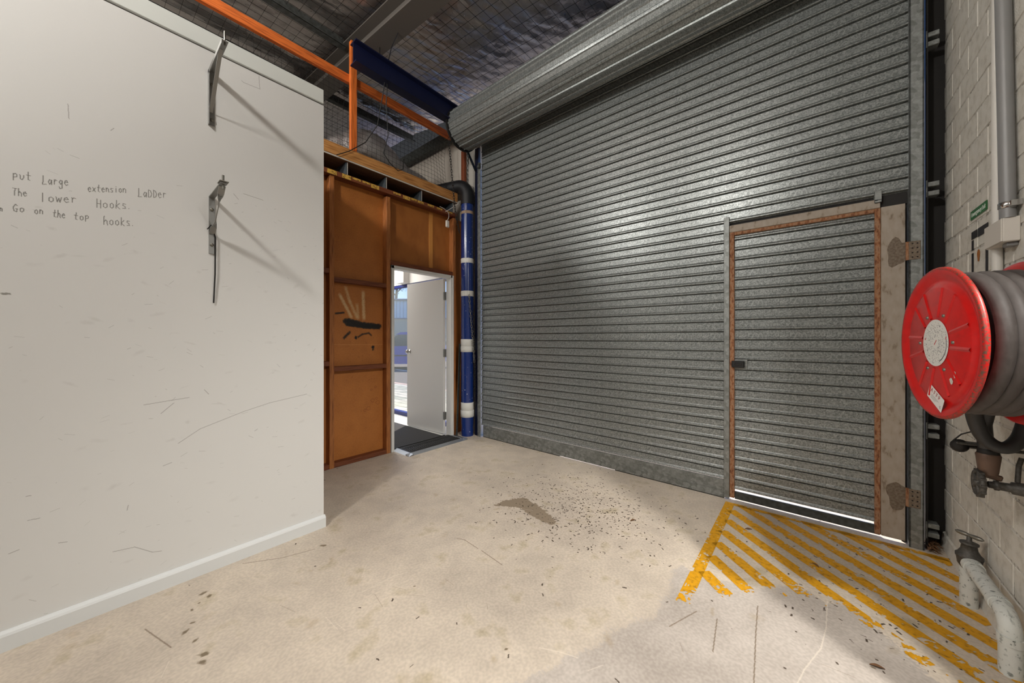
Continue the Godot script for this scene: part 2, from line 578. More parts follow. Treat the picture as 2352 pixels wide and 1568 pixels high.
func crumple(f: float, sd: int) -> FastNoiseLite:
	var n := noise(f, FastNoiseLite.TYPE_SIMPLEX, sd, 5)
	n.fractal_type = FastNoiseLite.FRACTAL_RIDGED
	n.fractal_gain = 0.55
	n.domain_warp_enabled = true
	n.domain_warp_amplitude = 30.0
	n.domain_warp_frequency = 0.02
	return n

# ---------------------------------------------------------------- floor
const FX0 := -3.7
const FZ0 := -0.4
const FS := 4.6

func fpx(x: float, z: float, n: int) -> Vector2:
	return Vector2((x - FX0) / FS * n, (z - FZ0) / FS * n)

func floor_image() -> Image:
	var n := 2048
	var half := 1024
	# slow patches, medium blotches and fine grain, from native noise pictures
	var big := noise(0.0035, FastNoiseLite.TYPE_SIMPLEX_SMOOTH, 101, 4).get_image(half, half, false, false, false)
	var med := noise(0.02, FastNoiseLite.TYPE_SIMPLEX_SMOOTH, 102, 4).get_image(half, half, false, false, false)
	var fin := noise(0.25, FastNoiseLite.TYPE_SIMPLEX, 103, 3).get_image(half, half, false, false, false)
	for i in [big, med, fin]:
		i.convert(Image.FORMAT_L8)
	var b := big.get_data()
	var m := med.get_data()
	var f := fin.get_data()
	# where the beige coat has worn off down to grey concrete
	var worn := Image.create(half, half, false, Image.FORMAT_L8)
	var poly := []
	for p in [[-0.98, 2.75], [-0.82, 2.2], [-0.76, 2.09], [-0.69, 1.95], [-0.66, 1.83], [-0.65, 1.75], [-0.57, 1.63], [-0.52, 1.47], [-0.54, 1.29], [-0.56, 1.17], [-0.52, 1.10], [-0.45, 1.13], [-0.37, 1.12], [-0.28, 1.07], [-0.20, 1.07], [-0.14, 1.0], [-0.10, 0.93], [-0.01, 0.88], [0.05, 0.93], [0.16, 0.91], [0.21, 0.98], [0.28, 1.07], [0.36, 1.2], [0.62, 1.25], [0.9, 1.3], [0.9, 4.2], [-1.4, 4.2]]:
		poly.append(fpx(p[0], p[1], half))
	fill_poly(worn, poly, Color.WHITE)
	var w := worn.get_data()
	var out := PackedByteArray()
	out.resize(half * half * 4)
	for y in half:
		for x in half:
			var i := y * half + x
			var mm := m[i] - 128
			var k := clampi(y + mm / 9, 0, half - 1) * half + clampi(x + (f[i] - 128) / 18 + mm / 12, 0, half - 1)
			var g := (b[i] - 128) * 0.16 + mm * 0.10 + (f[i] - 128) * 0.11
			var o := i * 4
			if w[k] > 100:
				out[o] = clampi(int(174.0 + g), 0, 255)
				out[o + 1] = clampi(int(165.0 + g), 0, 255)
				out[o + 2] = clampi(int(156.0 + g), 0, 255)
			else:
				var s := 0.0
				if mm > 34:
					s = (mm - 34) * 0.8
				out[o] = clampi(int(193.0 + g * 1.05 - s * 0.6), 0, 255)
				out[o + 1] = clampi(int(181.0 + g - s * 0.6), 0, 255)
				out[o + 2] = clampi(int(166.0 + g * 0.9 - s * 0.75), 0, 255)
			out[o + 3] = 255
	var im := Image.create_from_data(half, half, false, Image.FORMAT_RGBA8, out)
	im.resize(n, n, Image.INTERPOLATE_BILINEAR)
	# damp looking bare patch near the roller door
	var t := []
	for p in [[-1.79, 1.24], [-1.80, 1.15], [-1.72, 1.01], [-1.66, 1.02], [-1.52, 1.06], [-1.39, 1.11], [-1.32, 1.15], [-1.32, 1.19], [-1.42, 1.19], [-1.53, 1.18], [-1.63, 1.15], [-1.72, 1.20]]:
		t.append(fpx(p[0], p[1], n) + Vector2(rng.randf_range(-5, 5), rng.randf_range(-5, 5)))
	fill_poly(im, t, Color8(136, 122, 104))
	for i in 60:
		var a: Vector2 = t[i % t.size()].lerp(t[(i + 1) % t.size()], rng.randf())
		blot(im, a, rng.randf_range(3, 9), rng.randf_range(3, 7), Color8(136, 122, 104), i, 0.4)
	# scratches and cracks
	for s in [[-1.68, 1.72, -1.63, 1.70, -1.50, 1.71], [-1.47, 1.71, -1.38, 1.72, -1.29, 1.73], [-0.46, 1.57, -0.39, 1.40], [-2.40, 2.65, -2.29, 2.49, -2.24, 2.34], [-2.18, 3.04, -1.97, 2.98], [-0.18, 1.18, -0.17, 1.36, -0.15, 1.64], [-0.31, 1.39, -0.29, 1.59]]:
		for i in range(0, s.size() - 2, 2):
			line_on(im, fpx(s[i], s[i + 1], n), fpx(s[i + 2], s[i + 3], n), 2.0, Color8(110, 95, 78, 110))
	for s in [[-1.68, 2.33, -1.67, 2.18, -1.64, 2.10], [-0.83, 2.02, -0.75, 1.98, -0.69, 1.96], [0.07, 0.93, 0.06, 1.14, 0.04, 1.29, -0.01, 1.45, -0.03, 1.54]]:
		for i in range(0, s.size() - 2, 2):
			line_on(im, fpx(s[i], s[i + 1], n), fpx(s[i + 2], s[i + 3], n), 2.0, Color8(215, 205, 190, 90))
	for i in 130:
		var p := Vector2(rng.randf() * n, rng.randf() * n)
		line_on(im, p, p + Vector2(rng.randf_range(6, 60), 0).rotated(rng.randf() * TAU), 1.0, Color8(120, 105, 88, 70) if i % 3 else Color8(225, 215, 200, 90))
	# dark spots
	for s in [[-2.27, 2.83, 12], [-2.22, 2.82, 10], [-2.17, 2.89, 6], [-2.20, 2.86, 5], [-2.03, 2.93, 10], [-1.94, 2.91, 8], [-2.07, 2.90, 6], [-1.83, 2.90, 12], [-1.79, 2.91, 12], [-2.24, 2.29, 13], [-0.93, 2.11, 6], [-0.93, 0.81, 5], [0.19, 1.27, 6], [-1.52, 2.14, 5]]:
		blot(im, fpx(s[0], s[1], n), s[2] * 0.8, s[2] * 0.45, Color8(92, 78, 58, 190), int(s[2] * 13 + s[0] * 50), 0.5, rng.randf() * 3.0)
	for i in 150:
		var p := Vector2(rng.randf() * n, rng.randf() * n)
		blot(im, p, rng.randf_range(5, 20), rng.randf_range(4, 13), Color8(150, 130, 98, rng.randi_range(30, 90)), i, 0.8, rng.randf() * 3.0)
	# scattered rubber crumbs in front of the door and along the right wall
	for i in 1300:
		var q := fpx(-1.30 + rng.randfn() * 0.33, 0.85 + rng.randfn() * 0.30, n)
		if i > 900:
			q = fpx(0.30 + rng.randfn() * 0.3, 0.75 + rng.randfn() * 0.4, n)
		if i > 1150:
			q = Vector2(rng.randf() * n, rng.randf() * n)
		var s := rng.randi_range(2, 4)
		line_on(im, q, q + Vector2(rng.randf_range(0, 7), 0).rotated(rng.randf() * TAU), s * 0.7, Color8(66, 56, 46, 215))
	return im

func build_floor() -> void:
	var root := structure("floor", "worn beige coated concrete floor")
	var m := mat("floor_concrete", Color(1, 1, 1), 0.58)
	m.metallic_specular = 0.45
	var im := floor_image()
	m.albedo_texture = ImageTexture.create_from_image(im)
	var st := ST()
	var x0 := -7.5
	var x1 := 6.2
	var z0 := -0.26
	var z1 := 9.2
	var uv := func(x: float, z: float) -> Vector2: return Vector2((x - FX0) / FS, (z - FZ0) / FS)
	uvface(st, [Vector3(x0, 0, z0), Vector3(x1, 0, z0), Vector3(x1, 0, z1), Vector3(x0, 0, z1)], [uv.call(x0, z0), uv.call(x1, z0), uv.call(x1, z1), uv.call(x0, z1)], Vector3.UP)
	part(root, "slab_surface", st, m)
	st = ST()
	bx(st, Vector3(x0, -0.25, z0), Vector3(x1, -0.001, z1))
	part(root, "slab", st, mat("slab_concrete", Color(0.55, 0.53, 0.5), 0.9))

# ---------------------------------------------------------------- walls that close the hall
func build_walls() -> void:
	# white panel wall on the left
	var wl := structure("wall_left", "white painted panel wall with a strip along its top")
	var st := ST()
	var m := mat("panel_marked", Color(1, 1, 1), 0.5)
	m.albedo_texture = ImageTexture.create_from_image(panel_image())
	m.texture_repeat = false
	var za := 2.195
	var zb := 3.60
	var yt := 2.800
	var uv := func(z: float, y: float) -> Vector2: return Vector2((zb - z) / (zb - za), 1.0 - y / yt)
	uvface(st, [Vector3(WALL_L, 0, za), Vector3(WALL_L, yt, za), Vector3(WALL_L, yt, zb), Vector3(WALL_L, 0, zb)], [uv.call(za, 0.0), uv.call(za, yt), uv.call(zb, yt), uv.call(zb, 0.0)], Vector3.RIGHT)
	part(wl, "panel_face", st, m)
	st = ST()
	bx(st, Vector3(WALL_L - 0.10, 0, za), Vector3(WALL_L - 0.0008, yt, zb))
	part(wl, "panel", st, M.white_paint)
	st = ST()
	bx(st, Vector3(WALL_L - 0.10, 0, zb + 0.004), Vector3(WALL_L, yt, 9.2))
	part(wl, "panel", st, M.white_paint)
	st = ST()   # dark packing in the joint between panel and top strip
	bx(st, Vector3(WALL_L - 0.09, yt, za + 0.004), Vector3(WALL_L - 0.012, yt + 0.012, 9.2))
	part(wl, "joint_packing", st, mat("joint_grey", Color(0.42, 0.40, 0.37), 0.8))
	st = ST()
	bx(st, Vector3(WALL_L - 0.10, yt + 0.012, za), Vector3(WALL_L + 0.002, 2.905, 9.2), 0.003)
	part(wl, "top_strip", st, mat("strip_white", Color(0.835, 0.85, 0.835), 0.5))
	st = ST()
	bx(st, Vector3(-6.9, 2.80, 2.30), Vector3(WALL_L - 0.10, 2.90, 9.2))
	part(wl, "store_ceiling", st, M.ply_dark)
	# its skirting, bullnosed on top
	var sk := structure("baseboard_left", "pale bullnosed skirting board along the white wall")
	st = ST()
	var pr := PackedVector2Array([Vector2(0, 0), Vector2(0.021, 0), Vector2(0.021, 0.060), Vector2(0.017, 0.069), Vector2(0.006, 0.076), Vector2(0, 0.077)])
	prism(st, pr, Transform3D(Basis(Vector3.RIGHT, Vector3.UP, Vector3.BACK), Vector3(WALL_L, 0, za - 0.006)), 9.2 - za)
	part(sk, "skirting_board", st, M.skirting_white)
	# hall beyond the camera: back wall, far side wall and the return of the block wall
	var wb := structure("wall_back")
	st = ST()
	bx(st, Vector3(WALL_L, 0, 9.0), Vector3(6.2, 5.0, 9.2))
	part(wb, "wall_sheet", st, M.outer_wall)
	var ws := structure("wall_side")
	st = ST()
	bx(st, Vector3(6.0, 0, 1.45), Vector3(6.2, 4.6, 9.0))
	bx(st, Vector3(WALL_R + 0.2, 0, 1.45), Vector3(6.0, 4.6, 1.60))
	part(ws, "wall_sheet", st, M.outer_wall)
	var wo := structure("wall_outer")
	st = ST()
	bx(st, Vector3(-7.1, 0, -0.25), Vector3(-6.9, 5.2, 9.2))
	bx(st, Vector3(-6.9, 0, 9.0), Vector3(WALL_L - 0.1, 5.2, 9.2))
	part(wo, "wall_sheet", st, M.outer_wall)
	# front wall round the roller door; a slot under the eaves lets daylight onto the foil
	var wf := structure("wall_front")
	st = ST()
	bx(st, Vector3(-3.49, 0, -0.24), Vector3(-3.24, 3.98, -0.03))
	bx(st, Vector3(-3.24, 3.72, -0.24), Vector3(0.66, 3.98, -0.06))
	bx(st, Vector3(0.90, 0, -0.24), Vector3(1.2, 3.98, -0.06))
	part(wf, "wall_sheet", st, M.outer_wall)
	st = ST()
	bx(st, Vector3(-6.9, 2.55, -0.14), Vector3(-3.49, 4.02, -0.02))
	part(wf, "plaster_lining", st, M.plaster)

func stroke_font() -> Dictionary:
	# letters as strokes in a box one unit high and one unit wide, y upwards from the base line
	return {
		"p": [[0.1, 0.7, 0.15, -0.1], [0.12, 0.6, 0.5, 0.75, 0.8, 0.6, 0.7, 0.35, 0.15, 0.25]], "u": [[0.1, 0.6, 0.15, 0.15, 0.5, 0.05, 0.8, 0.3, 0.85, 0.6]], "t": [[0.5, 1.0, 0.45, 0.1, 0.8, 0.05], [0.1, 0.6, 0.9, 0.62]],
		"L": [[0.15, 1.0, 0.1, 0.0, 0.9, 0.08]], "a": [[0.8, 0.55, 0.4, 0.6, 0.1, 0.3, 0.4, 0.05, 0.75, 0.3, 0.8, 0.55, 0.85, 0.05]], "r": [[0.2, 0.6, 0.25, 0.05], [0.22, 0.4, 0.5, 0.6, 0.85, 0.55]],
		"g": [[0.8, 0.55, 0.4, 0.6, 0.1, 0.35, 0.4, 0.1, 0.75, 0.3, 0.8, 0.55, 0.75, -0.3, 0.3, -0.4, 0.1, -0.2]], "e": [[0.1, 0.35, 0.85, 0.4, 0.6, 0.62, 0.2, 0.5, 0.15, 0.2, 0.5, 0.02, 0.9, 0.15]], "x": [[0.1, 0.6, 0.85, 0.05], [0.85, 0.6, 0.1, 0.05]],
		"n": [[0.1, 0.05, 0.1, 0.6], [0.1, 0.4, 0.45, 0.62, 0.8, 0.5, 0.85, 0.05]], "s": [[0.8, 0.58, 0.3, 0.6, 0.2, 0.4, 0.7, 0.28, 0.75, 0.08, 0.15, 0.04]], "i": [[0.5, 0.6, 0.5, 0.05], [0.5, 0.8, 0.52, 0.84]],
		"o": [[0.5, 0.6, 0.15, 0.45, 0.15, 0.15, 0.5, 0.03, 0.85, 0.2, 0.82, 0.48, 0.5, 0.6]], "d": [[0.15, 0.85, 0.15, 0.0, 0.7, 0.1, 0.9, 0.45, 0.6, 0.8, 0.1, 0.85]], "T": [[0.05, 0.95, 0.95, 0.98], [0.5, 0.95, 0.45, 0.0]],
		"h": [[0.15, 1.0, 0.1, 0.0], [0.12, 0.35, 0.5, 0.6, 0.8, 0.45, 0.85, 0.0]], "l": [[0.4, 1.0, 0.4, 0.0]], "w": [[0.05, 0.6, 0.25, 0.05, 0.5, 0.5, 0.7, 0.05, 0.95, 0.65]], "H": [[0.15, 1.0, 0.12, 0.0], [0.8, 0.95, 0.85, 0.0], [0.12, 0.5, 0.85, 0.5]],
		"k": [[0.15, 0.95, 0.12, 0.0], [0.8, 0.65, 0.15, 0.3, 0.85, 0.0]], "G": [[0.9, 0.85, 0.5, 1.0, 0.1, 0.6, 0.2, 0.1, 0.7, 0.0, 0.85, 0.4, 0.5, 0.42]], ".": [[0.2, 0.03, 0.25, 0.06]],
	}

func panel_image() -> Image:
	var w := 1024
	var h := 2048
	var za := 2.195
	var zb := 3.60
	var im := Image.create(w, h, false, Image.FORMAT_RGBA8)
	im.fill(Color(0.838, 0.836, 0.829))
	var px := func(z: float, y: float) -> Vector2: return Vector2((zb - z) / (zb - za) * w, (1.0 - y / 2.80) * h)
	# faint scuffs
	for i in 90:
		var p := Vector2(rng.randf() * w, h * (0.35 + 0.65 * rng.randf()))
		blot(im, p, rng.randf_range(6, 26), rng.randf_range(3, 9), Color(0.66, 0.65, 0.635, rng.randf_range(0.05, 0.22)), i, 0.9, rng.randf_range(-0.6, 0.6))
	for i in 220:
		var p := Vector2(rng.randf() * w, h * (0.25 + 0.75 * rng.randf()))
		line_on(im, p, p + Vector2(rng.randf_range(2, 22), 0).rotated(rng.randf_range(-0.9, 0.9)), 1.0, Color(0.45, 0.44, 0.42, rng.randf_range(0.08, 0.35)))
	for s in [[3.253, 2.271, 3.250, 2.209], [2.902, 0.711, 2.817, 0.769, 2.629, 0.831, 2.501, 0.863, 2.298, 0.891], [3.025, 0.926, 2.934, 0.935, 2.860, 0.941], [2.965, 0.874, 2.918, 0.921], [3.123, 0.258, 3.054, 0.249, 2.995, 0.197, 2.962, 0.188], [3.075, 0.457, 3.079, 0.434], [3.361, 0.597, 3.348, 0.596], [3.130, 2.212, 3.120, 2.227], [2.639, 2.719, 2.629, 2.713, 2.549, 2.718], [2.556, 2.792, 2.551, 2.720], [2.675, 2.063, 2.653, 2.037], [2.629, 2.077, 2.534, 2.068], [2.800, 0.975, 2.782, 0.949], [2.957, 0.611, 2.926, 0.620], [3.356, 0.496, 3.326, 0.494], [3.402, 0.379, 3.377, 0.385], [3.278, 0.368, 3.255, 0.363], [2.577, 0.709, 2.562, 0.718]]:
		for i in range(0, s.size() - 2, 2):
			line_on(im, px.call(s[i], s[i + 1]), px.call(s[i + 2], s[i + 3]), 2.0, Color(0.45, 0.44, 0.42, 0.28))
	blot(im, px.call(3.410, 1.429), 10, 4, Color(0.52, 0.51, 0.49, 0.9), 3, 0.4)
	# pencilled note
	var font := stroke_font()
	for q in [["put", 3.392, 3.345, 1.894, 1.905, 0.035], ["Large", 3.320, 3.249, 1.898, 1.916, 0.037], ["extension", 3.198, 3.079, 1.906, 1.938, 0.033], ["Ladder", 3.043, 2.942, 1.930, 1.955, 0.042], ["The", 3.392, 3.356, 1.830, 1.836, 0.030], ["lower", 3.326, 3.225, 1.823, 1.847, 0.037], ["Hooks.", 3.173, 3.057, 1.841, 1.867, 0.040], ["n", 3.422, 3.414, 1.758, 1.758, 0.022], ["Go", 3.392, 3.361, 1.765, 1.768, 0.030], ["on", 3.340, 3.315, 1.768, 1.773, 0.030], ["the", 3.293, 3.258, 1.768, 1.771, 0.032], ["top", 3.237, 3.190, 1.771, 1.777, 0.032], ["hooks.", 3.152, 3.047, 1.769, 1.788, 0.040]]:
		var word: String = q[0]
		var each: float = (q[1] - q[2]) / word.length()
		for c in word.length():
			var z0: float = q[1] - each * c
			var y0: float = lerpf(q[3], q[4], (c + 0.5) / word.length())
			for s in font[word[c]]:
				for i in range(0, s.size() - 2, 2):
					line_on(im, px.call(z0 - s[i] * each * 0.8, y0 + s[i + 1] * q[5]), px.call(z0 - s[i + 2] * each * 0.8, y0 + s[i + 3] * q[5]), 2.0, Color(0.40, 0.395, 0.38, 0.50))
	return im

# ---------------------------------------------------------------- roof
func build_roof() -> void:
	var root := structure("ceiling", "crumpled silver foil insulation held up by wire mesh")
	# foil blankets sagging a little between purlins, creased
	var f := noise(1.3, FastNoiseLite.TYPE_SIMPLEX, 301, 5)
	f.fractal_type = FastNoiseLite.FRACTAL_RIDGED
	var g := noise(0.6, FastNoiseLite.TYPE_SIMPLEX_SMOOTH, 302, 2)
	var strips := [[-6.9, -4.95], [-4.95, -3.72], [-3.72, -2.45], [-2.45, -1.15], [-1.15, 0.2], [0.2, 6.2]]
	for s in strips:
		var st := ST()
		var fine: bool = s[0] > -6.0 and s[1] < 1.0
		var nx := 40 if fine else 10
		var nz := 110 if fine else 24
		var y := func(x: float, z: float) -> float:
			var t: float = (x - s[0]) / (s[1] - s[0])
			return foil_y(x) - 0.035 * sin(PI * t) - 0.03 * absf(f.get_noise_2d(x * 2.0, z * 2.0)) + 0.012 * f.get_noise_2d(x * 5.0, z * 5.0) + 0.02 * g.get_noise_2d(x, z)
		for i in nx:
			for j in nz:
				var xa: float = lerpf(s[0], s[1], float(i) / nx)
				var xb: float = lerpf(s[0], s[1], float(i + 1) / nx)
				var zq := func(k: int) -> float: return -0.24 + pow(float(k) / nz, 1.25) * 9.4
				var z1: float = zq.call(j)
				var z2: float = zq.call(j + 1)
				face(st, [Vector3(xa, y.call(xa, z1), z1), Vector3(xb, y.call(xb, z1), z1), Vector3(xb, y.call(xb, z2), z2), Vector3(xa, y.call(xa, z2), z2)], Vector3.DOWN, 1)
		part(root, "foil_blanket", st, M.foil)
	# iron sheets above, with an eave over the front
	var st2 := ST()
	face(st2, [Vector3(-7.1, foil_y(-7.1) + 0.12, -1.0), Vector3(6.2, foil_y(6.2) + 0.12, -1.0), Vector3(6.2, foil_y(6.2) + 0.12, 9.2), Vector3(-7.1, foil_y(-7.1) + 0.12, 9.2)], Vector3.DOWN)
	face(st2, [Vector3(-7.1, foil_y(-7.1) + 0.14, -1.0), Vector3(6.2, foil_y(6.2) + 0.14, -1.0), Vector3(6.2, foil_y(6.2) + 0.14, 9.2), Vector3(-7.1, foil_y(-7.1) + 0.14, 9.2)], Vector3.UP)
	part(root, "roof_sheet", st2, M.galv_dull)
	# safety mesh under the foil
	var st := ST()
	var z := 0.0
	while z < 4.2:
		bar(st, Vector3(-6.0, foil_y(-6.0) - 0.075, z), Vector3(0.6, foil_y(0.6) - 0.075, z), 0.0022, 0.0022, Vector3.UP)
		z += 0.105
	var x := -6.0
	while x < 0.6:
		bar(st, Vector3(x, foil_y(x) - 0.072, -0.1), Vector3(x, foil_y(x) - 0.072, 4.2), 0.0022, 0.0022, Vector3.UP)
		x += 0.105
	var wires := part(root, "safety_mesh", st, M.wire)
	wires.set_meta("kind", "stuff")
	# purlins along the building and rafters across it
	var pu := structure("trim_1", "grey galvanised roof purlins")
	for q in [[-4.95, -0.2, 9.0], [-3.80, 1.45, 3.2], [1.6, -0.2, 9.0]]:
		st = ST()
		var yy := foil_y(q[0]) - 0.05
		bx(st, Vector3(q[0] - 0.035, yy - 0.13, q[1]), Vector3(q[0] - 0.029, yy, q[2]))
		bx(st, Vector3(q[0] - 0.035, yy - 0.13, q[1]), Vector3(q[0] + 0.035, yy - 0.124, q[2]))
		bx(st, Vector3(q[0] + 0.029, yy - 0.13, q[1]), Vector3(q[0] + 0.035, yy - 0.11, q[2]))
		part(pu, "purlin", st, M.galv_dull)
	var ra := structure("trim_2", "grey steel roof rafters")
	for zz in [1.36, 5.4]:
		st = ST()
		var a := Vector3(-6.9, foil_y(-6.9) - 0.30, zz)
		var b := Vector3(6.0, foil_y(6.0) - 0.30, zz)
		bar(st, a, b, 0.012, 0.20, Vector3.UP)
		bar(st, a + Vector3(0, 0.19, 0), b + Vector3(0, 0.19, 0), 0.012, 0.20, Vector3.UP)
		bar(st, a + Vector3(0, 0.095, 0), b + Vector3(0, 0.095, 0), 0.19, 0.012, Vector3.UP)
		part(ra, "rafter", st, mat("rafter_grey", Color(0.40, 0.385, 0.365), 0.55, 0.25))
	st = ST()
	bx(st, Vector3(-6.9, 3.93, 0.02), Vector3(-3.52, 4.07, 0.10), 0.006)
	part(ra, "eaves_beam", st, M.galv_dull)

# ---------------------------------------------------------------- block wall
func build_block_wall() -> void:
	var root := structure("wall_right", "white painted wall of concrete blocks")
	var course := 0.1347
	var lng := 0.262
	var joint := 0.006
	var zend := 1.60
	var st := ST()
	bx(st, Vector3(WALL_R + 0.0035, 0, -0.30), Vector3(WALL_R + 0.24, 4.35, zend - 0.01))
	part(root, "mortar", st, M.mortar_paint)
	# a few block shapes shared by all
	var shapes := []
	for v in 4:
		var s := ST()
		obox(s, Transform3D(Basis(), Vector3(0.02, 0, 0)), Vector3(0.04, course - joint, lng - joint), 0.0025 + 0.001 * v)
		shapes.append(done(s))
	var half := ST()
	obox(half, Transform3D(Basis(), Vector3(0.02, 0, 0)), Vector3(0.04, course - joint, 0.118), 0.003)
	var half_mesh := done(half)
	var rows := 29
	for r in rows:
		var y := 0.478 - 3.0 * course + course * r + course * 0.5
		if y < 0.02:
			continue
		# the course just above y = 0.478 has joints at z = 0.01, 0.271, 0.534
		var off := 0.01 if (r - 3) % 2 == 0 else 0.01 + lng * 0.5
		var k := -2
		while true:
			var z := off + lng * (k + 0.5)
			k += 1
			if z - lng * 0.5 < -0.29:
				continue
			if z + lng * 0.5 > zend:
				break
			var o := MeshInstance3D.new()
			o.name = "block"
			o.mesh = shapes[rng.randi() % 4]
			o.set_surface_override_material(0, M.block_paint)
			o.position = Vector3(WALL_R + rng.randf_range(0.0, 0.0014), y, z)
			o.rotation = Vector3(rng.randf_range(-0.004, 0.004), 0, rng.randf_range(-0.004, 0.004))
			root.add_child(o, true)
	# the painted kerb at its foot
	st = ST()
	prism(st, PackedVector2Array([Vector2(0.612, 0), Vector2(0.70, 0), Vector2(0.70, 0.08), Vector2(0.630, 0.082), Vector2(0.622, 0.075)]), Transform3D(Basis(Vector3.RIGHT, Vector3.UP, Vector3.BACK), Vector3(0, 0, -0.30)), zend + 0.30)
	var kb := structure("baseboard_right", "white painted kerb at the foot of the block wall")
	part(kb, "kerb", st, M.block_paint)

# ---------------------------------------------------------------- timber framed partition
func sheet_image() -> Image:
	# the middle bay: painted over and sprayed
	var w := 512
	var h := 2048
	var z0 := 1.698
	var z1 := 1.100
	var base := noise(0.006, FastNoiseLite.TYPE_SIMPLEX_SMOOTH, 201, 5).get_image(w, h, false, false, false)
	var fine := noise(0.06, FastNoiseLite.TYPE_SIMPLEX, 202, 3).get_image(w, h, false, false, false)
	base.convert(Image.FORMAT_L8)
	fine.convert(Image.FORMAT_L8)
	var b := base.get_data()
	var f := fine.get_data()
	var out := PackedByteArray()
	out.resize(w * h * 4)
	for i in w * h:
		var g := (b[i] - 128) * 0.07 + (f[i] - 128) * 0.05
		out[i * 4] = clampi(int(172.0 + g), 0, 255)
		out[i * 4 + 1] = clampi(int(106.0 + g * 0.8), 0, 255)
		out[i * 4 + 2] = clampi(int(45.0 + g * 0.5), 0, 255)
		out[i * 4 + 3] = 255
	var im := Image.create_from_data(w, h, false, Image.FORMAT_RGBA8, out)
	var px := func(z: float, y: float) -> Vector2: return Vector2((z0 - z) / (z0 - z1) * w, (1.0 - y / 2.82) * h)
	var spray := func(a: Array, r: float, c: Color, sd: int) -> void:
		var pts := []
		for i in range(0, a.size(), 2):
			pts.append(px.call(a[i], a[i + 1]))
		for i in maxi(1, pts.size() - 1):
			var p: Vector2 = pts[i]
			var q: Vector2 = pts[mini(i + 1, pts.size() - 1)]
			var n := int(maxf(1.0, p.distance_to(q) / (r * 0.4)))
			for k in n + 1:
				blot(im, p.lerp(q, float(k) / n), r, r, c, sd + k * 3, 0.7)
	var cream := Color(0.85, 0.76, 0.60, 0.34)
	spray.call([1.607, 1.685, 1.49, 1.467], 19.0, cream, 1)
	spray.call([1.55, 1.767, 1.507, 1.627, 1.43, 1.461], 19.0, Color(0.85, 0.76, 0.60, 0.24), 40)
	spray.call([1.367, 1.734, 1.358, 1.455], 21.0, cream, 90)
	spray.call([1.43, 1.60, 1.42, 1.46], 20.0, Color(0.85, 0.76, 0.60, 0.22), 120)
	spray.call([1.46, 1.815, 1.421, 1.815], 5.0, Color(0.9, 0.84, 0.74, 0.6), 130)
	var ink := Color(0.045, 0.04, 0.035, 0.75)
	spray.call([1.560, 1.425, 1.52, 1.43, 1.358, 1.395, 1.18, 1.385], 21.0, ink, 200)
	spray.call([1.54, 1.395, 1.36, 1.372, 1.19, 1.366], 16.0, ink, 260)
	spray.call([1.648, 1.496, 1.566, 1.509], 9.0, Color(0.06, 0.05, 0.04, 0.45), 300)
	spray.call([1.507, 1.313, 1.566, 1.254], 13.0, Color(0.05, 0.04, 0.035, 0.45), 320)
	spray.call([1.443, 1.258], 15.0, Color(0.03, 0.03, 0.03, 0.9), 340)
	spray.call([1.257, 1.156], 16.0, Color(0.03, 0.03, 0.03, 0.9), 350)
	spray.call([1.257, 1.13], 11.0, Color(0.05, 0.04, 0.03, 0.5), 352)
	spray.call([1.421, 1.262, 1.376, 1.293, 1.303, 1.307, 1.275, 1.281], 9.0, Color(0.08, 0.06, 0.05, 0.35), 360)
	line_on(im, px.call(1.69, 1.188), px.call(1.10, 1.181), 2.0, Color(0.85, 0.62, 0.36, 0.5))
	# drip rings and dark flecks
	for q in [[1.228, 0.725, 9], [1.276, 0.700, 9], [1.260, 0.584, 16], [1.203, 0.556, 17], [1.307, 0.508, 18], [1.346, 0.491, 11], [1.215, 0.60, 10]]:
		var c: Vector2 = px.call(q[0], q[1])
		var pr := Vector2.ZERO
		for k in 15:
			var a := TAU * k / 14.0
			var p: Vector2 = c + Vector2(cos(a) * q[2] * (1.0 + 0.25 * sin(a * 3.0 + q[2])), sin(a) * q[2] * 0.8)
			if k:
				line_on(im, pr, p, 2.0, Color(0.44, 0.20, 0.07, 0.7))
			pr = p
	for i in 120:
		var p := Vector2(rng.randf() * w, rng.randf() * h)
		line_on(im, p, p + Vector2(rng.randf_range(0, 14), 0).rotated(rng.randf() * TAU), 1.5, Color(0.36, 0.18, 0.07, rng.randf_range(0.2, 0.6)))
	return im

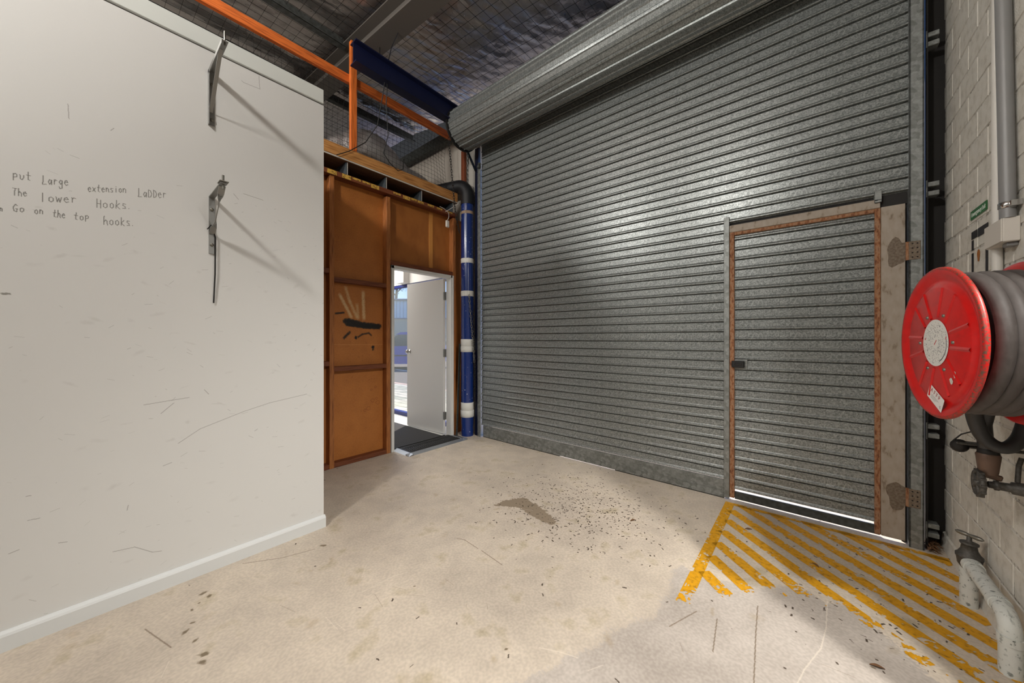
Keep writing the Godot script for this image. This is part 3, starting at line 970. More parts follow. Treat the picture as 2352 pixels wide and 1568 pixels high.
func build_partition() -> void:
	var root := structure("wall_partition", "timber framed partition lined with orange brown board")
	var bk := PART - 0.080
	var st := ST()
	# lining boards, one for each bay
	bx(st, Vector3(bk - 0.014, 0, 1.737), Vector3(bk, 2.82, 2.45))
	part(root, "lining_board", st, M.sheet_board)
	st = ST()
	var uv := func(z: float, y: float) -> Vector2: return Vector2((1.698 - z) / 0.598, 1.0 - y / 2.82)
	uvface(st, [Vector3(bk, 0, 1.10), Vector3(bk, 2.82, 1.10), Vector3(bk, 2.82, 1.698), Vector3(bk, 0, 1.698)], [uv.call(1.10, 0.0), uv.call(1.10, 2.82), uv.call(1.698, 2.82), uv.call(1.698, 0.0)], Vector3.RIGHT)
	var sm := mat("sheet_sprayed", Color(1, 1, 1), 0.6)
	sm.albedo_texture = ImageTexture.create_from_image(sheet_image())
	sm.texture_repeat = false
	part(root, "sprayed_face", st, sm, false, "board sprayed with a black bar and cream streaks")
	st = ST()
	bx(st, Vector3(bk - 0.014, 0, 1.085), Vector3(bk - 0.0006, 2.82, 1.737))
	part(root, "lining_board", st, M.sheet_board)
	st = ST()
	bx(st, Vector3(bk - 0.014, 2.06, 0.16), Vector3(bk, 2.82, 1.085))
	part(root, "lining_board", st, M.sheet_board)
	st = ST()
	bx(st, Vector3(bk - 0.014, 0, -0.02), Vector3(bk, 2.82, 0.16))
	part(root, "lining_board", st, M.sheet_board)
	st = ST()   # a lighter batten strip above the door
	bx(st, Vector3(bk, 2.10, 0.475), Vector3(bk + 0.005, 2.80, 0.53))
	part(root, "cover_strip", st, mat("strip_tan", Color(0.80, 0.55, 0.27), 0.6))
	# studs
	for q in [[1.693, 1.737, 0.0, 2.822], [1.098, 1.145, 0.0, 2.79], [0.168, 0.213, 0.0, 2.80], [2.25, 2.295, 0.0, 2.8]]:
		st = ST()
		bx(st, Vector3(bk, q[2], q[0]), Vector3(PART, q[3], q[1]), 0.002)
		part(root, "stud", st, M.stud_wood)
	# nogging pieces between the studs, door lintel and bottom plates
	for q in [[1.145, 1.693, 1.800, 1.845], [1.145, 1.693, 0.930, 0.975], [1.737, 2.25, 1.875, 1.920], [1.737, 2.25, 0.985, 1.030], [0.213, 1.098, 2.058, 2.103], [1.145, 1.693, 0.0, 0.045], [1.737, 2.25, 0.0, 0.045], [1.085, 1.145, 0.0, 0.0]]:
		if q[3] <= q[2]:
			continue
		st = ST()
		bx(st, Vector3(bk, q[2], q[0]), Vector3(PART - 0.003, q[3], q[1]), 0.002)
		part(root, "nogging", st, M.plate_wood)
	# top plate with yellow stickers along it
	st = ST()
	bx(st, Vector3(bk, 2.815, 0.16), Vector3(PART + 0.018, 2.862, 2.45), 0.002)
	var plate := part(root, "top_plate", st, M.plate_wood)
	var sk := mat("sticker_yellow", Color(0.78, 0.62, 0.27), 0.6)
	var im := Image.create(64, 32, false, Image.FORMAT_RGBA8)
	im.fill(Color(1, 1, 1))
	for i in 26:
		im.fill_rect(Rect2i(rng.randi_range(2, 56), rng.randi_range(2, 28), rng.randi_range(2, 9), rng.randi_range(1, 3)), Color(0.42, 0.33, 0.22))
	sk.albedo_texture = ImageTexture.create_from_image(im)
	tri_planar(sk, Vector3(12, 20, 12))
	for q in [[1.767, 1.678, 2.858, 2.818], [1.627, 1.54, 2.858, 2.818], [1.525, 1.44, 2.858, 2.838], [1.422, 1.339, 2.858, 2.838], [1.33, 1.241, 2.858, 2.818], [1.074, 0.983, 2.856, 2.836], [0.953, 0.861, 2.856, 2.818], [0.853, 0.774, 2.858, 2.836], [0.762, 0.675, 2.856, 2.832], [0.62, 0.529, 2.857, 2.834], [0.485, 0.403, 2.855, 2.834], [0.328, 0.242, 2.853, 2.835]]:
		st = ST()
		bx(st, Vector3(PART + 0.018, q[3], q[1]), Vector3(PART + 0.0195, q[2], q[0]))
		part(plate, "sticker", st, sk)
	# pigeonhole shelf above: beam, lid, floor, back and dividers
	var sh := thing("pigeonhole_shelf", "long open shelf with dark dividers above the timber partition", "shelf", Vector3(-3.8, 2.862, 1.0))
	st = ST()
	bx(st, Vector3(PART - 0.045, 3.020, 0.135), Vector3(PART, 3.135, 2.45), 0.003)
	part(sh, "front_beam", st, M.beam_wood)
	st = ST()
	bx(st, Vector3(-4.15, 3.004, 0.14), Vector3(PART - 0.004, 3.018, 2.45))
	part(sh, "lid_board", st, M.ply_dark)
	st = ST()
	bx(st, Vector3(-4.15, 2.853, 0.14), Vector3(bk, 2.863, 2.45))
	part(sh, "floor_board", st, M.ply_dark)
	st = ST()
	bx(st, Vector3(-4.17, 2.853, 0.14), Vector3(-4.15, 3.02, 2.45))
	part(sh, "back_board", st, M.ply_dark)
	for z in [1.558, 1.134, 0.678, 0.196]:
		st = ST()
		bx(st, Vector3(-4.14, 2.864, z - 0.004), Vector3(PART - 0.022, 3.003, z + 0.014))
		var d := part(sh, "divider", st, M.divider_grey)
		st = ST()
		bx(st, Vector3(PART - 0.022, 2.864, z - 0.004), Vector3(PART - 0.020, 3.003, z + 0.002))
		part(d, "edge_strip", st, M.edge_white)
	# a lighter stop under the front beam
	st = ST()
	bx(st, Vector3(PART - 0.03, 3.008, 0.14), Vector3(PART - 0.002, 3.020, 2.45))
	part(sh, "edge_batten", st, M.edge_white)

# ---------------------------------------------------------------- roller door
const PITCH := 0.0769
func slat_mesh(x0: float, x1: float) -> ArrayMesh:
	var st := ST()
	var pr := [Vector2(-0.018, 0.0), Vector2(-0.015, 0.0), Vector2(-0.015, 0.0055), Vector2(0.0080, 0.0075), Vector2(0.0100, 0.0095), Vector2(0.0100, 0.0150), Vector2(0.0015, 0.0255), Vector2(0.0, 0.0285), Vector2(0.0, 0.0750), Vector2(-0.006, 0.0769), Vector2(-0.018, 0.0769)]
	for i in pr.size():
		var a: Vector2 = pr[i]
		var b: Vector2 = pr[(i + 1) % pr.size()]
		face(st, [Vector3(x0, a.y, a.x), Vector3(x1, a.y, a.x), Vector3(x1, b.y, b.x), Vector3(x0, b.y, b.x)], Vector3(0, -(b.x - a.x), (b.y - a.y)))
	for x in [x0, x1]:
		var e := []
		for p in pr:
			e.append(Vector3(x, p.y, p.x))
		var idx := Geometry2D.triangulate_polygon(PackedVector2Array(pr))
		for t in range(0, idx.size(), 3):
			face(st, [e[idx[t]], e[idx[t + 1]], e[idx[t + 2]]], Vector3(-1 if x == x0 else 1, 0, 0))
	return done(st)

func build_roller_door() -> void:
	var t := thing("roller_door", "tall galvanised steel roller door closed down to the floor", "roller door", Vector3(-1.4, 0, 0))
	var short := slat_mesh(DOOR_L + 0.002, -0.500)
	var full := slat_mesh(DOOR_L + 0.002, DOOR_R + 0.01)
	for n in 48:
		var y := 0.1456 + PITCH * n
		var o := part(t, "slat", short if n < 26 else full, M.galv)
		o.position += Vector3(0, y, 0.0006 * sin(n * 2.3))
	var st := ST()
	bx(st, Vector3(DOOR_L + 0.03, 0.006, -0.012), Vector3(-0.50, 0.1456, 0.004), 0.002)
	bx(st, Vector3(DOOR_L + 0.03, 0.060, 0.003), Vector3(-0.50, 0.063, 0.006))
	part(t, "bottom_rail", st, M.galv_plain)
	st = ST()
	for q in [[DOOR_L + 0.03, -2.02], [-1.40, -0.505]]:
		bx(st, Vector3(q[0], 0.0, -0.012), Vector3(q[1], 0.010, 0.002))
	part(t, "rubber_seal", st, M.black_rubber)
	# the coil above
	var cy := 3.80
	var cz := 0.275
	var r := 0.228
	st = ST()
	var ring := []
	var n := 20
	for k in n:
		var a := TAU * k / n
		var w := TAU / n
		for q in [[0.0, 0.0], [0.52, 0.0], [0.64, 0.009], [0.80, 0.009], [0.90, -0.004], [0.96, -0.004]]:
			var b: float = a + w * q[0]
			ring.append(Vector2(cos(b), sin(b)) * (r + q[1]))
	for i in ring.size():
		var a: Vector2 = ring[i]
		var b: Vector2 = ring[(i + 1) % ring.size()]
		face(st, [Vector3(-3.235, cy + a.y, cz + a.x), Vector3(0.47, cy + a.y, cz + a.x), Vector3(0.47, cy + b.y, cz + b.x), Vector3(-3.235, cy + b.y, cz + b.x)], Vector3(0, a.y + b.y, a.x + b.x))
	for x in [-3.235, 0.47]:
		for i in ring.size():
			var a: Vector2 = ring[i]
			var b: Vector2 = ring[(i + 1) % ring.size()]
			face(st, [Vector3(x, cy, cz), Vector3(x, cy + a.y, cz + a.x), Vector3(x, cy + b.y, cz + b.x)], Vector3(-1 if x < 0 else 1, 0, 0))
	part(t, "curtain_coil", st, M.galv)
	# black end plate, drum wheel and bracket
	st = ST()
	lathe(st, [Vector2(0.0, 0.0), Vector2(0.247, 0.0), Vector2(0.247, 0.022), Vector2(0.232, 0.022), Vector2(0.232, 0.03), Vector2(0.0, 0.03)], Transform3D(Basis(Vector3.BACK, Vector3.RIGHT, Vector3.UP), Vector3(-3.262, cy, cz)), 40, true)
	part(t, "end_wheel", st, M.black)
	st = ST()
	bar(st, Vector3(-3.285, 3.80, 0.30), Vector3(-3.27, 3.40, 0.02), 0.008, 0.035, Vector3.RIGHT)
	bar(st, Vector3(-3.285, 3.80, 0.36), Vector3(-3.285, 3.80, 0.0), 0.012, 0.05, Vector3.RIGHT)
	part(t, "bracket_arm", st, M.black)
	# guides
	st = ST()
	bx(st, Vector3(-3.228, 0.0, 0.028), Vector3(-3.176, 3.42, 0.034), 0.001)
	bx(st, Vector3(-3.228, 0.0, -0.03), Vector3(-3.222, 3.42, 0.034), 0.001)
	part(t, "guide_rail", st, M.galv_plain)
	st = ST()
	bx(st, Vector3(-3.205, 3.40, 0.03), Vector3(-3.165, 3.44, 0.07), 0.006)
	bx(st, Vector3(-3.185, 3.43, 0.045), Vector3(-3.15, 3.46, 0.075), 0.006)
	part(t, "guide_stop", st, M.galv_dull)
	st = ST()
	bx(st, Vector3(0.462, 0.0, 0.022), Vector3(0.522, 3.72, 0.030), 0.001)
	bx(st, Vector3(0.514, 0.0, -0.06), Vector3(0.522, 3.72, 0.030), 0.001)
	bx(st, Vector3(0.462, 0.0, -0.06), Vector3(0.470, 3.72, 0.030), 0.001)
	part(t, "guide_rail", st, M.galv_plain, false, "galvanised guide channel with rust along its edge")

# ---------------------------------------------------------------- wicket door
func build_wicket() -> void:
	var t := thing("wicket_door", "small corrugated steel door set into the roller door, rusty frame", "door", Vector3(-0.05, 0, 0))
	var sm := slat_mesh(-0.436, 0.322)
	for n in 26:
		var o := part(t, "slat", sm, M.galv)
		o.position += Vector3(0, 0.082 + PITCH * n, -0.014)
	var st := ST()
	bx(st, Vector3(-0.436, 0.010, -0.028), Vector3(0.345, 0.068, -0.012), 0.002)
	part(t, "kick_plate", st, M.galv_dull)
	st = ST()   # galvanised post on the lock side
	bx(st, Vector3(-0.505, 0.012, -0.03), Vector3(-0.468, 2.190, 0.014), 0.002)
	part(t, "lock_post", st, M.galv_plain)
	st = ST()
	bx(st, Vector3(-0.468, 0.02, -0.03), Vector3(-0.436, 2.10, 0.006), 0.003)
	part(t, "door_stop", st, M.rusty_stop)
	st = ST()
	bx(st, Vector3(-0.468, 2.068, -0.03), Vector3(0.345, 2.122, 0.010), 0.003)
	part(t, "head_rail", st, M.cream_paint)
	st = ST()
	bx(st, Vector3(-0.436, 2.044, -0.03), Vector3(0.322, 2.068, 0.006), 0.003)
	part(t, "head_stop", st, M.rusty_stop)
	st = ST()
	bx(st, Vector3(0.320, 0.02, -0.03), Vector3(0.347, 2.068, 0.008), 0.003)
	part(t, "door_stop", st, M.rusty_stop)
	st = ST()
	bx(st, Vector3(0.347, 0.022, -0.02), Vector3(0.449, 2.068, 0.016), 0.002)
	part(t, "hinge_board", st, M.cream_paint, false, "scratched cream painted board on the hinge side")
	st = ST()
	bx(st, Vector3(0.318, 2.10, -0.02), Vector3(0.350, 2.175, 0.02), 0.002)
	bx(st, Vector3(0.318, 2.10, 0.0), Vector3(0.350, 2.12, 0.02), 0.002)
	part(t, "angle_cleat", st, M.galv_plain)
	st = ST()
	bx(st, Vector3(-0.505, 2.075, -0.045), Vector3(0.462, 2.16, -0.031))
	part(t, "head_flashing", st, M.dark_steel)
	st = ST()
	bx(st, Vector3(0.440, 0.0, -0.045), Vector3(0.464, 2.16, -0.031))
	part(t, "side_flashing", st, M.black_rubber)
	st = ST()
	bx(st, Vector3(0.350, 2.075, -0.03), Vector3(0.46, 2.145, -0.012))
	part(t, "backing_plate", st, M.dark_steel)
	# hinges with grime round them
	for y in [1.775, 0.295]:
		st = ST()
		bx(st, Vector3(0.405, y - 0.055, 0.016), Vector3(0.452, y + 0.055, 0.0185), 0.001)
		bx(st, Vector3(0.460, y - 0.055, 0.030), Vector3(0.508, y + 0.055, 0.0325), 0.001)
		var hg := part(t, "hinge", st, M.hinge_grime)
		st = ST()
		tube(st, [Vector3(0.456, y - 0.055, 0.026), Vector3(0.456, y + 0.055, 0.026)], 0.008, 10)
		part(hg, "hinge_pin", st, M.rusty_stop)
		st = ST()
		for k in 4:
			for x in [0.475, 0.495]:
				lathe(st, [Vector2(0.004, 0.0), Vector2(0.003, 0.002), Vector2(0.0, 0.0025)], Transform3D(Basis(Vector3.RIGHT, Vector3.BACK, Vector3.DOWN), Vector3(x, y - 0.04 + 0.027 * k, 0.0325)), 8)
		part(hg, "screw", st, M.dark_steel)
		st = ST()   # rubbed grease patch on the board beside the hinge
		var poly := PackedVector2Array()
		for k in 22:
			var a := TAU * k / 22.0
			var rr := 1.0 + 0.14 * sin(a * 3.0 + y) + 0.08 * sin(a * 5.0)
			poly.append(Vector2(clampf(0.415 + cos(a) * 0.045 * rr, 0.349, 0.4488), y + (0.0 if y > 1.0 else -0.005) + sin(a) * 0.085 * rr))
		prism(st, poly, Transform3D(Basis(), Vector3(0, 0, 0.0161)), 0.0006)
		part(hg, "grease_patch", st, M.hinge_grime)
	# lock
	st = ST()
	bx(st, Vector3(-0.438, 1.010, -0.012), Vector3(-0.352, 1.098, -0.004), 0.002)
	var lk := part(t, "lock_plate", st, M.galv_plain)
	st = ST()
	bx(st, Vector3(-0.452, 1.028, -0.004), Vector3(-0.370, 1.078, 0.022), 0.004)
	part(lk, "lock_box", st, M.black)
	st = ST()
	bx(st, Vector3(-0.432, 1.045, 0.022), Vector3(-0.385, 1.060, 0.026), 0.003)
	part(lk, "bolt_knob", st, M.dark_steel)
	# dark column with cleats beside the guide
	var c := thing("steel_column", "dark steel column with bolted cleats behind the door guide", "column", Vector3(0.58, 0, -0.15))
	st = ST()
	bx(st, Vector3(0.535, 0, -0.14), Vector3(0.545, 3.98, -0.02))
	bx(st, Vector3(0.535, 0, -0.24), Vector3(0.90, 3.98, -0.14))
	part(c, "column_web", st, M.dark_steel)
	for y in [3.02, 2.13, 0.69, 0.10]:
		st = ST()
		bx(st, Vector3(0.540, y + 0.022, -0.085), Vector3(0.590, y + 0.05, -0.02), 0.003)
		bx(st, Vector3(0.540, y - 0.032, -0.085), Vector3(0.590, y - 0.004, -0.02), 0.003)
		bx(st, Vector3(0.536, y - 0.04, -0.09), Vector3(0.541, y + 0.06, -0.015), 0.001)
		part(c, "cleat", st, M.galv_plain)

# ---------------------------------------------------------------- office door and office
func build_office() -> void:
	var d := structure("door_1", "white flush office door standing open")
	var st := ST()
	var xa := PART - 0.095
	var xb := PART + 0.004
	bx(st, Vector3(xa, 0, 1.052), Vector3(xb, 2.055, 1.086), 0.003)
	part(d, "frame_jamb", st, M.gloss_white)
	st = ST()
	bx(st, Vector3(xa, 0, 0.214), Vector3(xb, 2.055, 0.250), 0.003)
	bx(st, Vector3(xb - 0.012, 0, 0.205), Vector3(xb + 0.004, 2.055, 0.225), 0.003)
	part(d, "frame_jamb", st, M.gloss_white)
	st = ST()
	bx(st, Vector3(xa, 2.020, 0.214), Vector3(xb, 2.055, 1.086), 0.003)
	part(d, "frame_head", st, M.gloss_white)
	# the leaf swung ninety degrees into the office
	var ang := 0.045
	var hinge := Vector3(-3.612, 0, 0.254)
	var ax := Vector3(-cos(ang), 0, sin(ang))
	var az := Vector3(sin(ang), 0, cos(ang))
	var xf := Transform3D(Basis(ax, Vector3.UP, ax.cross(Vector3.UP)), hinge + ax * 0.385 + Vector3(0, 1.016, 0) + az * 0.0)
	st = ST()
	obox(st, xf, Vector3(0.77, 2.005, 0.036), 0.002)
	var leaf := part(d, "leaf", st, M.gloss_white)
	for y in [1.80, 1.06, 0.25]:
		st = ST()
		tube(st, [Vector3(-3.598, y - 0.05, 0.262), Vector3(-3.598, y + 0.05, 0.262)], 0.007, 8)
		bx(st, Vector3(-3.598, y - 0.05, 0.252), Vector3(-3.580, y + 0.05, 0.256))
		bx(st, Vector3(-3.615, y - 0.05, 0.258), Vector3(-3.600, y + 0.05, 0.274))
		part(leaf, "hinge", st, M.zinc)
	st = ST()
	var kx := hinge + ax * 0.71 + Vector3(0, 1.065, 0)
	for s in [-1.0, 1.0]:
		lathe(st, [Vector2(0.0, 0.0), Vector2(0.030, 0.0), Vector2(0.030, 0.004), Vector2(0.011, 0.010), Vector2(0.011, 0.030), Vector2(0.024, 0.038), Vector2(0.027, 0.050), Vector2(0.020, 0.060), Vector2(0.0, 0.063)], Transform3D(Basis(Vector3.RIGHT, Vector3(0, 0, s), Vector3.UP), kx + Vector3(0, 0, 0.018 * s)), 18)
	part(leaf, "knob", st, M.chrome)
	# room shell
	var fl := structure("floor_office", "pale tiled office floor")
	st = ST()
	bx(st, Vector3(-6.9, 0.0005, -0.02), Vector3(-3.585, 0.006, 2.2))
	part(fl, "floor_tiles", st, M.office_tile)
	var cl := structure("ceiling_office")
	st = ST()
	bx(st, Vector3(-6.9, 2.50, -0.02), Vector3(-3.60, 2.56, 2.2))
	part(cl, "ceiling_board", st, M.office_white)
	var wo := structure("wall_office")
	st = ST()
	bx(st, Vector3(-6.9, 0, 2.2), Vector3(-3.585, 2.8, 2.28))
	part(wo, "wall_board", st, M.office_white)
	st = ST()
	bx(st, Vector3(-6.9, 2.115, -0.14), Vector3(-3.585, 2.56, -0.01))
	part(wo, "bulkhead", st, M.office_white)
	st = ST()
	bx(st, Vector3(-5.02, 2.12, -0.01), Vector3(-4.80, 2.5, 0.10))
	part(wo, "duct_casing", st, M.office_white)
	st = ST()
	bx(st, Vector3(-3.86, 0, -0.24), Vector3(-3.49, 2.56, -0.02))
	part(wo, "wall_board", st, M.office_white)
	# ceiling light panel
	var lt := thing("ceiling_light", "bright panel light in the office ceiling seen through the doorway", "light", Vector3(-5.3, 2.49, 0.55))
	var glow := StandardMaterial3D.new()
	glow.resource_name = "panel_glow"
	glow.emission_enabled = true
	glow.emission = Color(1, 0.98, 0.95)
	glow.emission_energy_multiplier = 2.0
	st = ST()
	bx(st, Vector3(-5.9, 2.485, 0.25), Vector3(-4.7, 2.499, 0.85), 0.004)
	part(lt, "panel_frame", st, M.office_white)
	st = ST()
	bx(st, Vector3(-5.88, 2.480, 0.27), Vector3(-4.72, 2.4849, 0.83))
	part(lt, "diffuser", st, glow)
	var al := AreaLight3D.new()
	al.name = "panel_light"
	al.area_size = Vector2(1.15, 0.55)
	al.light_energy = 3.0
	al.light_color = Color(1, 0.98, 0.95)
	al.shadow_enabled = true
	al.rotation = Vector3(-PI / 2, 0, 0)
	lt.add_child(al)
	al.position = Vector3(0, -0.02, 0)
	# shop front window
	var w := structure("window_1", "full height office window in a blue frame")
	for q in [[Vector3(-6.6, 0.0, -0.10), Vector3(-3.86, 0.062, -0.02)], [Vector3(-6.6, 2.075, -0.10), Vector3(-3.86, 2.115, -0.02)], [Vector3(-6.6, 0.062, -0.10), Vector3(-6.55, 2.075, -0.02)], [Vector3(-3.91, 0.062, -0.10), Vector3(-3.86, 2.075, -0.02)], [Vector3(-5.85, 0.062, -0.10), Vector3(-5.80, 2.075, -0.02)]]:
		st = ST()
		bx(st, q[0], q[1], 0.003)
		part(w, "window_frame", st, M.frame_blue)
	for q in [[-6.55, -5.85], [-5.80, -3.91]]:
		st = ST()
		bx(st, Vector3(q[0], 0.062, -0.062), Vector3(q[1], 2.075, -0.056))
		part(w, "pane", st, M.window_glass)
	st = ST()
	bx(st, Vector3(-6.9, 0, -0.24), Vector3(-6.6, 2.56, -0.02))
	part(wo, "wall_board", st, M.office_white)

# ---------------------------------------------------------------- outside
func build_outside() -> void:
	var g := structure("ground", "street outside")
	var road := mat("asphalt", Color(0.46, 0.44, 0.41), 0.9)
	road.albedo_texture = noise_tex(noise(0.08, FastNoiseLite.TYPE_SIMPLEX, 401, 4), [[0.0, Color(0.6, 0.58, 0.55)], [1.0, Color(1, 1, 1)]])
	tri_planar(road, Vector3(0.6, 0.6, 0.6))
	var st := ST()
	bx(st, Vector3(-60, -0.30, -40), Vector3(14, -0.12, -2.55))
	part(g, "road", st, road)
	st = ST()
	bx(st, Vector3(-60, -0.30, -2.40), Vector3(14, -0.072, -0.26))
	part(g, "paving_bed", st, mat("paving_bed", Color(0.42, 0.41, 0.38), 0.9))
	st = ST()
	bx(st, Vector3(-60, -0.30, -2.56), Vector3(14, -0.045, -2.40), 0.02)
	part(g, "kerb", st, mat("kerb_pink", Color(0.72, 0.62, 0.56), 0.85))
	st = ST()
	bx(st, Vector3(-4.3, -0.30, -2.40), Vector3(6.0, -0.030, -0.26))
	part(g, "apron", st, mat("apron_concrete", Color(0.74, 0.70, 0.65), 0.9))
	st = ST()
	bar(st, Vector3(-11.5, -0.119, -5.1), Vector3(-15.5, -0.119, -5.6), 0.10, 0.004, Vector3(0, 0, 1))
	part(g, "bay_line", st, mat("line_white", Color(0.85, 0.84, 0.8), 0.7))
	# paving slabs
	var slab := ST()
	obox(slab, Transform3D(), Vector3(0.385, 0.05, 0.19), 0.008)
	var sm := done(slab)
	var tones := []
	for i in 3:
		tones.append(mat("paver_%d" % i, [Color(0.62, 0.63, 0.56), Color(0.68, 0.67, 0.61), Color(0.57, 0.58, 0.52)][i], 0.85))
	for r in 10:
		for c in 15:
			var o := part(g, "paver", sm, tones[rng.randi() % 3])
			o.position = Vector3(-9.6 + 0.4 * c + (0.2 if r % 2 else 0.0), -0.072 + rng.randf_range(-0.003, 0.003), -2.28 + 0.2 * r)
	# neighbouring shed: block base and ribbed wall
	var b := thing("shed", "pale ribbed metal shed across the car park", "building", Vector3(-22.5, -0.12, -12.5))
	var dir := Vector3(0.80, 0, -0.60)
	var nrm := Vector3(0.60, 0, 0.80)
	var o0 := Vector3(-21.6, -0.12, -11.0)
	var bas := Basis(dir, Vector3.UP, nrm)
	st = ST()
	obox(st, Transform3D(bas, o0 + Vector3(0, 1.40, 0) - nrm * 0.16), Vector3(16, 2.8, 0.3))
	part(b, "block_base", st, mat("block_beige", Color(0.70, 0.665, 0.57), 0.9))
	st = ST()
	obox(st, Transform3D(bas, o0 + Vector3(0, 1.55, 0) + nrm * 0.003), Vector3(16, 0.03, 0.03))
	part(b, "course_line", st, mat("block_line", Color(0.52, 0.49, 0.43), 0.9))
	for i in 66:
		st = ST()
		obox(st, Transform3D(bas, o0 + Vector3(0, 3.42, 0) + dir * (-8.0 + 0.245 * i)), Vector3(0.20, 1.24, 0.06), 0.02)
		part(b, "wall_rib", st, mat("rib_pale", Color(0.66, 0.75, 0.78), 0.5) if i == 0 else M.rib_pale)
	st = ST()
	obox(st, Transform3D(bas, o0 + Vector3(0, 3.42, 0) - nrm * 0.05), Vector3(16, 1.24, 0.06))
	part(b, "wall_sheet", st, M.rib_pale)
	st = ST()
	obox(st, Transform3D(bas, o0 + Vector3(0, 4.10, 0)), Vector3(16.2, 0.12, 0.3), 0.02)
	obox(st, Transform3D(bas, o0 + Vector3(0, 2.77, 0)), Vector3(16.0, 0.05, 0.12))
	part(b, "gutter", st, mat("gutter_grey", Color(0.36, 0.42, 0.50), 0.5))
	# tree behind it
	var tr := thing("tree", "sparse tree standing behind the pale shed", "tree", Vector3(-26.2, -0.12, -13.0))
	st = ST()
	tube(st, [Vector3(-26.3, -0.12, -12.9), Vector3(-26.35, 3.6, -12.95), Vector3(-26.2, 5.3, -13.0), Vector3(-26.5, 6.6, -13.0)], [0.16, 0.13, 0.10, 0.05], 8)
	tube(st, [Vector3(-26.25, 5.0, -13.0), Vector3(-25.4, 5.9, -13.4), Vector3(-24.9, 6.1, -13.8)], [0.06, 0.04, 0.02], 6)
	tube(st, [Vector3(-26.3, 4.8, -13.0), Vector3(-27.2, 5.7, -12.6)], [0.06, 0.03], 6)
	part(tr, "trunk", st, mat("bark", Color(0.34, 0.29, 0.26), 0.9))
	st = ST()
	for i in 900:
		var p := Vector3(-26.3 + rng.randfn() * 0.9, 6.2 + rng.randfn() * 0.45, -13.0 + rng.randfn() * 0.9)
		var q := Basis.from_euler(Vector3(rng.randf() * TAU, rng.randf() * TAU, rng.randf() * TAU))
		face(st, [p + q * Vector3(-0.03, 0, 0), p + q * Vector3(0, 0.09, 0), p + q * Vector3(0.03, 0, 0), p + q * Vector3(0, -0.09, 0)], Vector3.UP)
	var lv := part(tr, "foliage", st, mat("leaf_green", Color(0.36, 0.42, 0.14), 0.7))
	lv.set_meta("kind", "stuff")
	build_car()

func build_car() -> void:
	var at := Vector3(-14.3, -0.12, -6.0)
	var c := thing("car", "blue car parked in the bay outside the office window", "car", at)
	var side := Vector3(0.78, 0, -0.626)       # length of the car
	var out := Vector3(0.626, 0, 0.78)         # its side that faces the office
	var bas := Basis(side, Vector3.UP, out)
	var paint := mat("car_blue", Color(0.10, 0.20, 0.62), 0.25, 0.3)
	paint.clearcoat_enabled = true
	paint.clearcoat = 0.8
	var prof := PackedVector2Array([Vector2(-2.1, 0.30), Vector2(-2.05, 0.75), Vector2(-1.2, 0.95), Vector2(-0.5, 1.02), Vector2(1.95, 1.06), Vector2(2.05, 0.8), Vector2(2.08, 0.35), Vector2(1.7, 0.25), Vector2(-1.8, 0.25)])
	var st := ST()
	prism(st, prof, Transform3D(bas, at - out * 0.85), 1.7)
	part(c, "body", st, paint)
	st = ST()
	prism(st, PackedVector2Array([Vector2(-0.75, 1.0), Vector2(0.05, 1.58), Vector2(1.35, 1.62), Vector2(1.62, 1.55), Vector2(1.92, 1.04)]), Transform3D(bas, at - out * 0.72), 1.44)
	part(c, "cabin", st, mat("car_glass", Color(0.20, 0.27, 0.28), 0.08))
	st = ST()
	prism(st, PackedVector2Array([Vector2(-0.1, 1.54), Vector2(0.1, 1.64), Vector2(1.35, 1.69), Vector2(1.70, 1.60), Vector2(1.66, 1.54)]), Transform3D(bas, at - out * 0.74), 1.48)
	for x in [-0.75, 0.5, 1.75]:
		bar(st, at + side * x + Vector3(0, 1.0, 0) + out * 0.725, at + side * (x * 0.82 + 0.1) + Vector3(0, 1.58, 0) + out * 0.725, 0.07, 0.02, side)
	part(c, "roof", st, paint)
	st = ST()
	bar(st, at - side * 2.0 + Vector3(0, 0.62, 0) + out * 0.853, at + side * 2.0 + Vector3(0, 0.62, 0) + out * 0.853, 0.06, 0.015, Vector3.UP)
	part(c, "side_moulding", st, M.black_rubber)
	for x in [-1.35, 1.35]:
		st = ST()
		lathe(st, [Vector2(0.0, 0.0), Vector2(0.20, 0.0), Vector2(0.21, 0.02), Vector2(0.31, 0.02), Vector2(0.32, -0.05), Vector2(0.32, -0.2)], Transform3D(Basis(side, out, Vector3.DOWN), at + side * x + Vector3(0, 0.32, 0) + out * 0.86), 20)
		part(c, "wheel", st, M.black_rubber)

